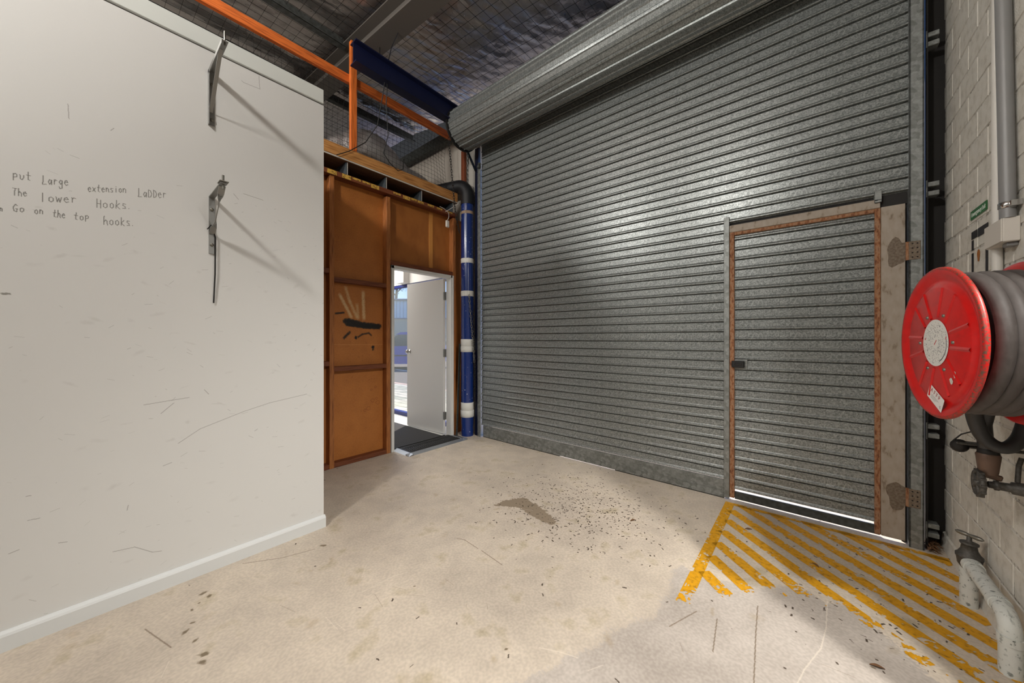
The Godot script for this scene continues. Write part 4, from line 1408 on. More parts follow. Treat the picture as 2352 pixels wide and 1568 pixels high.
# ---------------------------------------------------------------- brackets on the white wall
func build_white_wall_things() -> void:
	var x := WALL_L
	var t := thing("ladder_bracket", "upper galvanised angle bracket on the white wall with a diagonal strut", "bracket", Vector3(x, 2.40, 2.77))
	var st := ST()
	bx(st, Vector3(x, 2.398, 2.758), Vector3(x + 0.004, 2.692, 2.784), 0.001)
	bx(st, Vector3(x, 2.398, 2.782), Vector3(x + 0.022, 2.692, 2.786), 0.001)
	part(t, "wall_leg", st, M.zinc)
	st = ST()
	bx(st, Vector3(x, 2.690, 2.758), Vector3(x + 0.31, 2.694, 2.784), 0.001)
	bx(st, Vector3(x, 2.672, 2.782), Vector3(x + 0.31, 2.694, 2.786), 0.001)
	part(t, "arm", st, M.zinc)
	st = ST()
	bar(st, Vector3(x + 0.004, 2.47, 2.774), Vector3(x + 0.235, 2.690, 2.774), 0.016, 0.004, Vector3.BACK)
	part(t, "strut", st, M.zinc)
	st = ST()
	tube(st, [Vector3(x + 0.298, 2.675, 2.770), Vector3(x + 0.298, 2.745, 2.770)], 0.004, 8)
	part(t, "stop_pin", st, M.bolt)
	for y in [2.43, 2.62]:
		st = ST()
		lathe(st, [Vector2(0.009, 0.0), Vector2(0.009, 0.004), Vector2(0.006, 0.007), Vector2(0.0, 0.008)], Transform3D(Basis(Vector3.BACK, Vector3.RIGHT, Vector3.UP), Vector3(x + 0.004, y, 2.769)), 10)
		part(t, "bolt", st, M.bolt)
	t = thing("ladder_hook", "lower zinc bracket with a twisted strut and a thin rod hanging from it", "bracket", Vector3(x, 1.70, 2.77))
	st = ST()
	bx(st, Vector3(x, 1.706, 2.757), Vector3(x + 0.006, 2.016, 2.783), 0.001)
	part(t, "wall_leg", st, M.zinc)
	st = ST()
	bx(st, Vector3(x, 2.010, 2.757), Vector3(x + 0.28, 2.016, 2.783), 0.001)
	part(t, "arm", st, M.zinc)
	st = ST()   # flat bar twisted a quarter turn and back
	var pts := []
	for i in 15:
		var f := i / 14.0
		var c := Vector3(lerpf(x + 0.008, x + 0.245, f), lerpf(1.815, 2.006, f), 2.770)
		var d := Vector3(0.237, 0.191, 0).normalized()
		var q := Basis(d, smoothstep(0.1, 0.3, f) * 1.4 - smoothstep(0.65, 0.9, f) * 1.4)
		pts.append([c - q * Vector3(0, 0, 0.013), c + q * Vector3(0, 0, 0.013), q * Vector3(0.63, -0.77, 0) * 0.004])
	for i in 14:
		var a: Array = pts[i]
		var b: Array = pts[i + 1]
		face(st, [a[0], a[1], b[1], b[0]], -a[2])
		face(st, [a[0] + a[2], a[1] + a[2], b[1] + b[2], b[0] + b[2]], a[2])
		face(st, [a[0], a[0] + a[2], b[0] + b[2], b[0]], a[0] - a[1])
		face(st, [a[1], a[1] + a[2], b[1] + b[2], b[1]], a[1] - a[0])
	part(t, "twisted_strut", st, M.zinc)
	st = ST()
	tube(st, [Vector3(x + 0.262, 1.985, 2.770), Vector3(x + 0.262, 2.055, 2.770)], 0.005, 8)
	bx(st, Vector3(x + 0.235, 2.016, 2.752), Vector3(x + 0.292, 2.020, 2.788), 0.001)
	part(t, "stop_pin", st, M.bolt)
	for y in [1.755, 1.945]:
		st = ST()
		lathe(st, [Vector2(0.009, 0.0), Vector2(0.009, 0.004), Vector2(0.006, 0.008), Vector2(0.0, 0.009)], Transform3D(Basis(Vector3.BACK, Vector3.RIGHT, Vector3.UP), Vector3(x + 0.006, y, 2.771)), 10)
		part(t, "bolt", st, M.bolt)
	st = ST()
	tube(st, [Vector3(x + 0.008, 1.835, 2.790), Vector3(x + 0.014, 1.860, 2.775), Vector3(x + 0.012, 1.80, 2.757), Vector3(x + 0.012, 1.60, 2.758), Vector3(x + 0.006, 1.442, 2.763)], 0.0032, 8)
	part(t, "hanging_rod", st, M.dark_steel)

# ---------------------------------------------------------------- above the partition
func chain(called: String, label: String, pts: Array, m: Material) -> void:
	var st := ST()
	var step := 0.030
	var k := 0
	for i in pts.size() - 1:
		var a: Vector3 = pts[i]
		var b: Vector3 = pts[i + 1]
		var n := maxi(1, int(a.distance_to(b) / step))
		var d := (b - a).normalized()
		for j in n:
			var c := a.lerp(b, (j + 0.5) / n)
			var s := (Vector3(1, 0, 0.6) if k % 2 else Vector3(-0.6, 0, 1))
			s = (s - d * s.dot(d)).normalized()
			var ring := []
			for q in 10:
				var w := TAU * q / 10.0
				ring.append(c + d * cos(w) * 0.021 + s * sin(w) * 0.010)
			tube(st, ring, 0.0032, 5, false, true)
			k += 1
	solo(called, st, m, label, "chain")

func build_shelf_things() -> void:
	# orange timber frame that carries the netting
	var t := thing("timber_frame", "orange timber post and rail above the pigeonhole shelf", "frame", Vector3(PART, 3.135, 1.5))
	var st := ST()
	bx(st, Vector3(PART - 0.045, 3.135, 1.470), Vector3(PART, 4.235, 1.530), 0.002)
	part(t, "post", st, M.post_wood)
	st = ST()
	bx(st, Vector3(PART - 0.085, 3.825, 0.20), Vector3(PART - 0.046, 3.910, 3.6), 0.002)
	part(t, "rail", st, M.rail_wood)
	st = ST()
	bx(st, Vector3(PART - 0.02, 3.0, 0.02), Vector3(PART + 0.04, 3.72, 0.06), 0.002)
	part(t, "corner_post", st, mat("corner_wood", Color(0.50, 0.25, 0.13), 0.65))
	# netting, slightly slack
	st = ST()
	var nf := noise(1.1, FastNoiseLite.TYPE_SIMPLEX_SMOOTH, 501, 2)
	var warp := func(y: float, z: float) -> Vector3:
		var slack := clampf((0.75 - z) / 0.6, 0.0, 1.0)
		return Vector3(PART - 0.095 + 0.03 * nf.get_noise_2d(y, z), y + 0.02 * nf.get_noise_2d(y + 9.0, z) - 0.10 * slack * slack * sin((y - 3.1) * 3.4), z + 0.015 * nf.get_noise_2d(y - 9.0, z) + 0.06 * slack * sin((y - 3.1) * 4.0))
	var y := 3.10
	while y < 3.90:
		var z := 0.22
		while z < 2.5:
			bar(st, warp.call(y, z), warp.call(y, z + 0.1), 0.0018, 0.0018, Vector3.UP)
			z += 0.1
		y += 0.05
	var zz := 0.22
	while zz < 2.5:
		y = 3.10
		while y < 3.85:
			bar(st, warp.call(y, zz), warp.call(y + 0.1, zz), 0.0018, 0.0018, Vector3.RIGHT)
			y += 0.1
		zz += 0.05
	var net := part(t, "wire_netting", st, M.wire)
	net.set_meta("kind", "stuff")
	# silver insulated duct lying behind the net
	st = ST()
	var wr := noise(7.0, FastNoiseLite.TYPE_SIMPLEX, 502, 3)
	var rad := [[1.78, 0.03, 0.04], [1.70, 0.07, 0.07], [1.55, 0.13, 0.11], [1.40, 0.19, 0.16], [1.25, 0.225, 0.20], [1.10, 0.215, 0.20], [0.95, 0.175, 0.18], [0.82, 0.125, 0.15], [0.70, 0.10, 0.13], [0.58, 0.098, 0.13], [0.48, 0.090, 0.12], [0.42, 0.06, 0.09], [0.40, 0.01, 0.02]]
	var rings := []
	for i in 49:
		var f := i / 48.0 * (rad.size() - 1)
		var a: Array = rad[int(f)]
		var b: Array = rad[mini(int(f) + 1, rad.size() - 1)]
		var q := f - int(f)
		q = q * q * (3.0 - 2.0 * q)
		var zc := lerpf(a[0], b[0], f - int(f))
		var rv := lerpf(a[1], b[1], q)
		var rh := lerpf(a[2], b[2], q)
		var ring := []
		for k in 28:
			var w := TAU * k / 28.0
			var n := 1.0 + 0.10 * wr.get_noise_3d(cos(w) * 0.5, sin(w) * 0.5, zc * 2.0) + 0.05 * sin(zc * 90.0) * absf(sin(w))
			ring.append(Vector3(-3.80 + cos(w) * rh * n, 3.142 + rv * 0.95 + sin(w) * rv * n * 0.95, zc))
		rings.append([ring, Vector3(-3.80, 3.142 + rv, zc)])
	for i in 48:
		for k in 28:
			var k2 := (k + 1) % 28
			var qd := [rings[i][0][k], rings[i][0][k2], rings[i + 1][0][k2], rings[i + 1][0][k]]
			face(st, qd, (qd[0] + qd[2]) * 0.5 - (rings[i][1] + rings[i + 1][1]) * 0.5, 1)
	solo("insulated_duct", st, M.bag_foil, "crumpled silver insulated duct lying on the pigeonhole shelf behind netting", "duct")
	# lid deck that it lies on
	# blue steel beam running back from the roller door
	st = ST()
	bx(st, Vector3(-3.315, 4.022, 0.28), Vector3(-3.205, 4.034, 1.62))
	bx(st, Vector3(-3.315, 3.826, 0.28), Vector3(-3.205, 3.838, 1.62))
	bx(st, Vector3(-3.264, 3.838, 0.28), Vector3(-3.256, 4.022, 1.62))
	solo("steel_beam", st, M.beam_blue, "dark blue steel beam ending above the roller door coil", "beam")
	# hanging bracket under the rafter
	t = thing("hanger_bracket", "small pale bracket on a wire under the grey rafter", "bracket", Vector3(-3.3, 4.25, 1.33))
	st = ST()
	bx(st, Vector3(-3.34, 4.245, 1.325), Vector3(-3.26, 4.285, 1.335), 0.003)
	part(t, "plate", st, M.galv_plain)
	st = ST()
	tube(st, [Vector3(-3.30, 4.245, 1.33), Vector3(-3.28, 4.03, 1.34)], 0.004, 6)
	part(t, "wire_tie", st, M.cable_black)
	# cables
	st = ST()
	tube(st, [Vector3(-2.35, 4.33, 1.30), Vector3(-2.85, 4.20, 1.34), Vector3(-3.10, 4.08, 1.32), Vector3(-3.22, 4.035, 1.28)], 0.004, 6)
	solo("roof_cable", st, M.cable_black, "black cable sloping from the roof to the blue beam", "cable")
	st = ST()
	tube(st, [Vector3(-3.26, 3.826, 1.30), Vector3(-3.30, 3.70, 1.30), Vector3(-3.40, 3.45, 1.30), Vector3(-3.455, 3.25, 1.40), Vector3(-3.475, 3.10, 1.56), Vector3(-3.47, 3.015, 1.68)], 0.0045, 6)
	solo("loose_cable", st, M.cable_black, "black cable drooping from the blue beam across the pine shelf beam", "cable")
	st = ST()
	tube(st, [Vector3(-3.26, 3.826, 1.27), Vector3(-3.30, 3.65, 1.26), Vector3(-3.40, 3.40, 1.18), Vector3(-3.455, 3.22, 1.20), Vector3(-3.462, 3.145, 1.12), Vector3(-3.462, 3.10, 1.02), Vector3(-3.462, 3.14, 0.96), Vector3(-3.465, 3.26, 0.95)], 0.0045, 6)
	solo("loose_cable", st, M.cable_black, "black cable hanging in a loop against the silver duct", "cable")
	# sensor on its cable
	t = thing("door_sensor", "small white sensor hanging by its cable beside the office door", "sensor", Vector3(-3.475, 2.64, 0.32))
	st = ST()
	bx(st, Vector3(PART + 0.001, 2.645, 0.292), Vector3(PART + 0.030, 2.735, 0.345), 0.010)
	part(t, "sensor_case", st, M.box_white)
	st = ST()
	tube(st, [Vector3(-3.47, 2.735, 0.32), Vector3(-3.462, 2.78, 0.305), Vector3(-3.462, 2.83, 0.31), Vector3(-3.465, 2.865, 0.38), Vector3(-3.472, 2.875, 0.44)], 0.003, 6)
	tube(st, [Vector3(-3.462, 2.83, 0.36), Vector3(-3.44, 2.90, 0.27), Vector3(-3.43, 2.98, 0.17)], 0.003, 6)
	part(t, "cable", st, M.cable_white)
	# chains of the roller door
	chain("hoist_chain", "dark chain hanging from the coil over the shelf end", [Vector3(-3.305, 3.66, 0.44), Vector3(-3.305, 3.20, 0.385), Vector3(-3.30, 2.80, 0.34), Vector3(-3.29, 2.55, 0.28)], M.dark_steel)
	chain("hoist_chain", "bright chain hanging close to the blue column", [Vector3(-3.275, 3.62, 0.165), Vector3(-3.275, 3.22, 0.155)], M.zinc)
	chain("hoist_chain", "long grey chain looped beside the blue pipe", [Vector3(-3.275, 1.80, 0.135), Vector3(-3.255, 1.45, 0.115), Vector3(-3.245, 1.10, 0.085), Vector3(-3.245, 0.95, 0.075)], M.bolt)
	chain("hoist_chain", "dark chain end dangling low beside the blue pipe", [Vector3(-3.245, 1.60, 0.095), Vector3(-3.245, 0.95, 0.06), Vector3(-3.25, 0.38, 0.055)], M.dark_steel)

# ---------------------------------------------------------------- blue pipe in the corner
func build_corner_pipes() -> void:
	var c := Vector3(-3.372, 0, 0.075)
	var t := thing("drain_pipe", "blue painted drain pipe with white tape bands in the corner", "pipe", c)
	var st := ST()
	var prof := [Vector2(0.078, 0.0), Vector2(0.076, 0.02), Vector2(0.079, 0.07), Vector2(0.074, 0.10), Vector2(0.079, 0.16), Vector2(0.080, 0.24), Vector2(0.080, 3.02)]
	lathe(st, prof, Transform3D(Basis(), c), 28)
	part(t, "pipe_shaft", st, M.pipe_blue)
	for q in [[0.241, 0.331, 0.087], [0.325, 0.430, 0.084], [1.075, 1.150, 0.087], [1.150, 1.240, 0.085], [1.790, 1.858, 0.083], [2.215, 2.275, 0.083]]:
		st = ST()
		lathe(st, [Vector2(0.08, q[0]), Vector2(q[2], q[0] + 0.004), Vector2(q[2], q[1] - 0.004), Vector2(0.08, q[1])], Transform3D(Basis(), c), 28)
		part(t, "tape_band", st, M.tape_white)
	st = ST()
	lathe(st, [Vector2(0.08, 2.842), Vector2(0.083, 2.846), Vector2(0.083, 2.876), Vector2(0.08, 2.88)], Transform3D(Basis(), c), 28)
	part(t, "tape_band", st, M.tape_tan)
	st = ST()
	var pts := []
	for i in 13:
		var a := PI * 0.5 * i / 12.0
		pts.append(c + Vector3(-0.13 + 0.13 * cos(a), 3.095 + 0.13 * sin(a), 0.0 + 0.04 * (1.0 - cos(a))))
	pts.push_front(c + Vector3(0, 2.97, 0))
	pts.append(c + Vector3(-0.42, 3.227, 0.12))
	pts.append(c + Vector3(-0.50, 3.227, 0.14))
	tube(st, pts, 0.086, 24)
	part(t, "elbow", st, M.pipe_elbow)
	st = ST()
	for i in 90:
		var a := rng.randf_range(-0.9, 2.2)
		var y := rng.randf_range(0.03, 2.95)
		var n := Vector3(cos(a), 0, sin(a))
		var p := c + n * 0.0802 + Vector3(0, y, 0)
		var w := rng.randf_range(0.001, 0.0035)
		var hgt := rng.randf_range(0.002, 0.010)
		var s := n.cross(Vector3.UP)
		face(st, [p - s * w, p + Vector3(0, hgt, 0), p + s * w, p - Vector3(0, hgt, 0)], n)
	part(t, "paint_chips", st, M.tape_white).set_meta("kind", "stuff")
	# blue column behind it
	st = ST()
	bx(st, Vector3(-3.300, 0, -0.03), Vector3(-3.236, 3.70, 0.012), 0.004)
	solo("door_column", st, mat("column_blue", Color(0.03, 0.06, 0.17), 0.4), "narrow dark blue steel column between drain pipe and door guide", "column")
	# steel strip leaning on the wall
	st = ST()
	bar(st, Vector3(-3.43, 0.0, 0.205), Vector3(-3.462, 1.18, 0.118), 0.045, 0.006, Vector3(0.4, 0, 1))
	solo("steel_strip", st, M.galv_dull, "grey steel strip leaning upright beside the office door frame", "strip")

# ---------------------------------------------------------------- hose reel
func reel_label_image() -> Image:
	var n := 256
	var im := Image.create(n, n, false, Image.FORMAT_RGBA8)
	im.fill(Color(0.86, 0.86, 0.84))
	for i in 420:
		var a := rng.randf() * TAU
		var r := rng.randf_range(0.25, 0.92) * n * 0.5
		var p := Vector2(n * 0.5 + cos(a) * r, n * 0.5 + sin(a) * r)
		line_on(im, p, p + Vector2(rng.randf_range(2, 8), 0).rotated(0.5 + rng.randf_range(-0.1, 0.1)), 2.0, Color(0.25, 0.25, 0.27, rng.randf_range(0.2, 0.6)))
	for i in 14:
		var a := -0.2 + 0.1 * i
		var p := Vector2(n * 0.5, n * 0.5) + Vector2(cos(a), sin(a)) * n * 0.42
		line_on(im, p, p + Vector2(0, 9).rotated(a), 4.0, Color(0.12, 0.12, 0.14, 0.8))
	for a in [0.2, 2.9]:
		line_on(im, Vector2(n * 0.5, n * 0.5) + Vector2(cos(a), -sin(a)) * n * 0.4, Vector2(n * 0.5, n * 0.5) + Vector2(cos(a + 0.1), -sin(a + 0.1)) * n * 0.43, 5.0, Color(0.7, 0.1, 0.1, 0.7))
	line_on(im, Vector2(n * 0.46, n * 0.54), Vector2(n * 0.54, n * 0.45), 5.0, Color(0.72, 0.1, 0.1, 0.9))
	return im

func tag_image() -> Image:
	var im := Image.create(256, 128, false, Image.FORMAT_RGBA8)
	im.fill(Color(0.90, 0.89, 0.88))
	var F := [[0.0, 0.0, 0.0, 1.0, 0.7, 1.0], [0.0, 0.5, 0.55, 0.5]]
	var P := [[0.0, 0.0, 0.0, 1.0, 0.6, 0.95, 0.7, 0.7, 0.5, 0.5, 0.0, 0.48]]
	var A := [[0.0, 0.0, 0.4, 1.0, 0.8, 0.0], [0.15, 0.4, 0.65, 0.4]]
	var x := 40.0
	for g in [A, F, F, P]:
		for s in g:
			for i in range(0, s.size() - 2, 2):
				line_on(im, Vector2(x + s[i] * 26, 52 - s[i + 1] * 34), Vector2(x + s[i + 2] * 26, 52 - s[i + 3] * 34), 6.0, Color(0.55, 0.08, 0.10))
		x += 40.0 if x > 50.0 else 50.0
	for i in 3:
		line_on(im, Vector2(60, 72 + i * 14), Vector2(180 - i * 25, 72 + i * 14), 4.0, Color(0.4, 0.4, 0.42, 0.8))
	blot(im, Vector2(28, 92), 13, 13, Color(0.55, 0.07, 0.10), 3, 0.3)
	for i in 20:
		im.fill_rect(Rect2i(205 + rng.randi_range(0, 26), 80 + rng.randi_range(0, 30), 4, 4), Color(0.3, 0.3, 0.32))
	return im

func build_reel() -> void:
	var c := Vector3(0.352, 1.234, 1.219)
	var yaw := deg_to_rad(-10.14)
	var ax := Vector3(cos(yaw), 0, sin(yaw))
	var u := Vector3(-sin(yaw), 0, cos(yaw))            # along the disc, towards the camera: right in the picture
	var bas := Basis(u, ax, Vector3.UP)                  # local y is the axle, pointing at the wall
	var t := thing("fire_hose_reel", "red fire hose reel with grey rubber hose on the block wall", "hose reel", c)
	var at := func(a: float, b: float, h: float) -> Vector3: return c + u * a + Vector3.UP * b + ax * h
	var disc := [Vector2(0.0, 0.0), Vector2(0.196, 0.0), Vector2(0.206, 0.003), Vector2(0.216, 0.010), Vector2(0.226, 0.010), Vector2(0.240, 0.002), Vector2(0.254, -0.003), Vector2(0.262, -0.002)]
	var st := ST()
	lathe(st, disc, Transform3D(bas, c), 72)
	lathe(st, [Vector2(0.262, 0.012), Vector2(0.20, 0.014), Vector2(0.0, 0.014)], Transform3D(bas, c), 48)
	var front := part(t, "front_disc", st, M.reel_red)
	st = ST()
	lathe(st, [Vector2(0.260, -0.0025), Vector2(0.266, -0.0015), Vector2(0.270, 0.002), Vector2(0.270, 0.009), Vector2(0.266, 0.012), Vector2(0.258, 0.012)], Transform3D(bas, c), 72)
	part(front, "worn_rim", st, M.rim_worn)
	# pressed spokes on the disc
	for k in 6:
		var a := TAU * k / 6.0 + 0.10
		st = ST()
		for s in [-1.0, 1.0]:
			var d := Vector2(cos(a), sin(a))
			var nrm: Vector2 = Vector2(-d.y, d.x) * s
			var p0: Vector2 = d * 0.088 + nrm * 0.026
			var p1: Vector2 = d * 0.195 + nrm * 0.040
			var w := Vector2(-(p1 - p0).normalized().y, (p1 - p0).normalized().x) * 0.007
			var m0 := p0
			var m1 := p1
			var up := -0.0035
			face(st, [at.call(m0.x - w.x, m0.y - w.y, -0.0002), at.call(m1.x - w.x, m1.y - w.y, -0.0002), at.call(m1.x, m1.y, up), at.call(m0.x, m0.y, up)], -ax + (u * -w.x + Vector3.UP * -w.y) * 60.0)
			face(st, [at.call(m0.x + w.x, m0.y + w.y, -0.0002), at.call(m1.x + w.x, m1.y + w.y, -0.0002), at.call(m1.x, m1.y, up), at.call(m0.x, m0.y, up)], -ax + (u * w.x + Vector3.UP * w.y) * 60.0)
		part(front, "pressed_rib", st, M.reel_red)
	for k in 6:
		var a := TAU * k / 6.0 + 0.02
		st = ST()
		lathe(st, [Vector2(0.006, 0.0), Vector2(0.005, -0.004), Vector2(0.0, -0.005)], Transform3D(bas, at.call(cos(a) * 0.108, sin(a) * 0.108, 0.0)), 10)
		part(front, "rivet", st, M.bolt)
	# printed hub label
	st = ST()
	for k in 40:
		var a := TAU * k / 40.0
		var b := TAU * (k + 1) / 40.0
		uvface(st, [at.call(0, 0, -0.0015), at.call(cos(a) * 0.084, sin(a) * 0.084, -0.0015), at.call(cos(b) * 0.084, sin(b) * 0.084, -0.0015)], [Vector2(0.5, 0.5), Vector2(0.5 + cos(a) * 0.5, 0.5 - sin(a) * 0.5), Vector2(0.5 + cos(b) * 0.5, 0.5 - sin(b) * 0.5)], -ax)
	var lm := mat("hub_print", Color(1, 1, 1), 0.5)
	lm.albedo_texture = ImageTexture.create_from_image(reel_label_image())
	part(front, "hub_label", st, lm, false, "round white printed label at the hub")
	# small white sticker stuck on askew
	st = ST()
	var q := [Vector2(-0.035, -0.150), Vector2(0.058, -0.200), Vector2(0.036, -0.247), Vector2(-0.057, -0.197)]
	uvface(st, [at.call(q[0].x, q[0].y, -0.0012), at.call(q[1].x, q[1].y, -0.0012), at.call(q[2].x, q[2].y, -0.0012), at.call(q[3].x, q[3].y, -0.0012)], [Vector2(0, 0), Vector2(1, 0), Vector2(1, 1), Vector2(0, 1)], -ax)
	var tm := mat("tag_print", Color(1, 1, 1), 0.5)
	tm.albedo_texture = ImageTexture.create_from_image(tag_image())
	part(front, "service_sticker", st, tm, false, "white sticker with red letters, stuck on askew")
	st = ST()
	for p in [Vector2(0.118, -0.105), Vector2(0.098, -0.128)]:
		var poly := []
		for k in 7:
			var a := TAU * k / 7.0
			poly.append(at.call(p.x + cos(a) * 0.009 * (1.0 + 0.4 * sin(a * 2.0 + p.x * 90.0)), p.y + sin(a) * 0.012, -0.0012))
		face(st, poly, -ax)
	part(front, "paint_chip", st, M.box_white)
	# back disc and axle
	st = ST()
	lathe(st, [Vector2(0.0, 0.196), Vector2(0.20, 0.196), Vector2(0.24, 0.190), Vector2(0.262, 0.186), Vector2(0.270, 0.190), Vector2(0.270, 0.198), Vector2(0.24, 0.202), Vector2(0.0, 0.208)], Transform3D(bas, c), 64)
	part(t, "back_disc", st, M.reel_red)
	st = ST()
	lathe(st, [Vector2(0.19, 0.012), Vector2(0.19, 0.196)], Transform3D(bas, c), 40)
	part(t, "drum", st, M.hose_dark)
	st = ST()
	lathe(st, [Vector2(0.03, 0.205), Vector2(0.03, 0.27), Vector2(0.0, 0.27)], Transform3D(bas, c), 20)
	part(t, "axle", st, M.hose_dark)
	# the wound hose
	st = ST()
	var hp := []
	var turns := 4.35
	var r0 := 0.226
	var hr := 0.0205
	for i in int(turns * 40) + 1:
		var a := TAU * i / 40.0 + 1.2
		hp.append(at.call(cos(a) * r0, sin(a) * r0, 0.014 + hr + (0.190 - 0.012 - 2.0 * hr) * i / (turns * 40.0)))
	tube(st, hp, hr, 14)
	part(t, "wound_hose", st, M.hose)
	# tail of the hose through the guide, dropping in a loop
	st = ST()
	var tail := Curve3D.new()
	for p in [Vector3(0.455, 1.04, 1.14), Vector3(0.470, 0.965, 1.075), Vector3(0.492, 0.895, 1.05), Vector3(0.520, 0.858, 1.05), Vector3(0.552, 0.856, 1.05), Vector3(0.580, 0.893, 1.04), Vector3(0.597, 0.96, 1.03)]:
		tail.add_point(p)
	for i in tail.point_count:
		var p0 := tail.get_point_position(maxi(0, i - 1))
		var p1 := tail.get_point_position(mini(tail.point_count - 1, i + 1))
		tail.set_point_in(i, -(p1 - p0) * 0.17)
		tail.set_point_out(i, (p1 - p0) * 0.17)
	tail.bake_interval = 0.012
	tube(st, Array(tail.get_baked_points()), 0.0215, 14)
	tube(st, [Vector3(0.498, 1.02, 1.10), Vector3(0.502, 0.93, 1.03), Vector3(0.515, 0.84, 0.995)], 0.0205, 14)
	part(t, "hose_tail", st, M.hose_dark)
	# guide arm: bar with a round eye, wired to the reel
	st = ST()
	tube(st, [Vector3(0.452, 0.820, 0.95), Vector3(0.626, 0.826, 0.95)], 0.006, 8)
	bx(st, Vector3(0.45, 0.830, 0.93), Vector3(0.57, 0.840, 0.97), 0.003)
	part(t, "guide_arm", st, M.valve_grey)
	st = ST()
	lathe(st, [Vector2(0.0, -0.018), Vector2(0.020, -0.014), Vector2(0.026, 0.0), Vector2(0.020, 0.014), Vector2(0.0, 0.018)], Transform3D(Basis(Vector3.RIGHT, Vector3.BACK, Vector3.UP), Vector3(0.462, 0.822, 0.95)), 16)
	part(t, "guide_eye", st, M.dark_steel)
	st = ST()
	tube(st, [Vector3(0.446, 0.84, 0.95), Vector3(0.466, 0.868, 0.95), Vector3(0.49, 0.885, 0.96)], 0.0025, 6)
	part(t, "tie_wire", st, M.dark_steel)
	# swing bracket to the wall
	st = ST()
	bx(st, Vector3(0.600, 1.17, 1.12), Vector3(0.627, 1.30, 1.22), 0.004)
	part(t, "wall_plate", st, M.reel_red)
	# stop valve below it
	var v := thing("stop_valve", "grey gate valve with a round handwheel and bronze riser under the hose reel", "valve", Vector3(0.55, 0.70, 0.993))
	st = ST()
	var wz := Vector3(0.497, 0.697, 0.993)
	var wb := Basis(Vector3.BACK, Vector3.RIGHT, Vector3.UP)
	lathe(st, [Vector2(0.046, -0.007), Vector2(0.051, 0.0), Vector2(0.051, 0.008), Vector2(0.044, 0.012), Vector2(0.038, 0.006), Vector2(0.038, -0.002), Vector2(0.046, -0.007)], Transform3D(wb, wz), 28)
	lathe(st, [Vector2(0.0, -0.012), Vector2(0.010, -0.010), Vector2(0.014, 0.0), Vector2(0.014, 0.014)], Transform3D(wb, wz), 14)
	lathe(st, [Vector2(0.0, 0.003), Vector2(0.040, 0.001)], Transform3D(wb, wz), 24)
	for k in 5:
		var a := TAU * k / 5.0
		var d := Vector3(0, sin(a), cos(a))
		tube(st, [wz + d * 0.010, wz + d * 0.042], 0.006, 6)
	for k in 12:
		var a := TAU * k / 12.0
		var d := Vector3(0, sin(a), cos(a))
		tube(st, [wz + d * 0.049 + Vector3(-0.004, 0, 0), wz + d * 0.049 + Vector3(0.010, 0, 0)], 0.006, 6)
	part(v, "handwheel", st, M.valve_grey)
	st = ST()
	lathe(st, [Vector2(0.006, 0.0), Vector2(0.006, 0.022), Vector2(0.012, 0.024), Vector2(0.013, 0.036), Vector2(0.018, 0.038), Vector2(0.018, 0.048), Vector2(0.015, 0.050), Vector2(0.016, 0.075), Vector2(0.022, 0.078), Vector2(0.024, 0.11), Vector2(0.020, 0.135)], Transform3D(wb, wz), 18)
	part(v, "valve_body", st, M.valve_grey)
	st = ST()
	lathe(st, [Vector2(0.023, 0.735), Vector2(0.025, 0.745), Vector2(0.029, 0.785), Vector2(0.031, 0.808), Vector2(0.028, 0.814)], Transform3D(Basis(), Vector3(0.522, 0, 0.99)), 20)
	part(v, "bronze_riser", st, M.bronze)
	st = ST()
	lathe(st, [Vector2(0.027, 0.812), Vector2(0.027, 0.824), Vector2(0.024, 0.836), Vector2(0.0, 0.836)], Transform3D(Basis(), Vector3(0.522, 0, 0.99)), 20)
	part(v, "collar", st, M.dark_steel)
	st = ST()
	bar(st, Vector3(0.505, 0.735, 0.99), Vector3(0.556, 0.722, 0.985), 0.022, 0.012, Vector3.UP, 0.004)
	part(v, "lever", st, M.bronze)
	st = ST()
	tube(st, [Vector3(0.588, 0.72, 0.99), Vector3(0.592, 0.78, 0.985), Vector3(0.60, 0.81, 0.98)], 0.007, 8)
	part(v, "drain_stub", st, M.valve_grey)

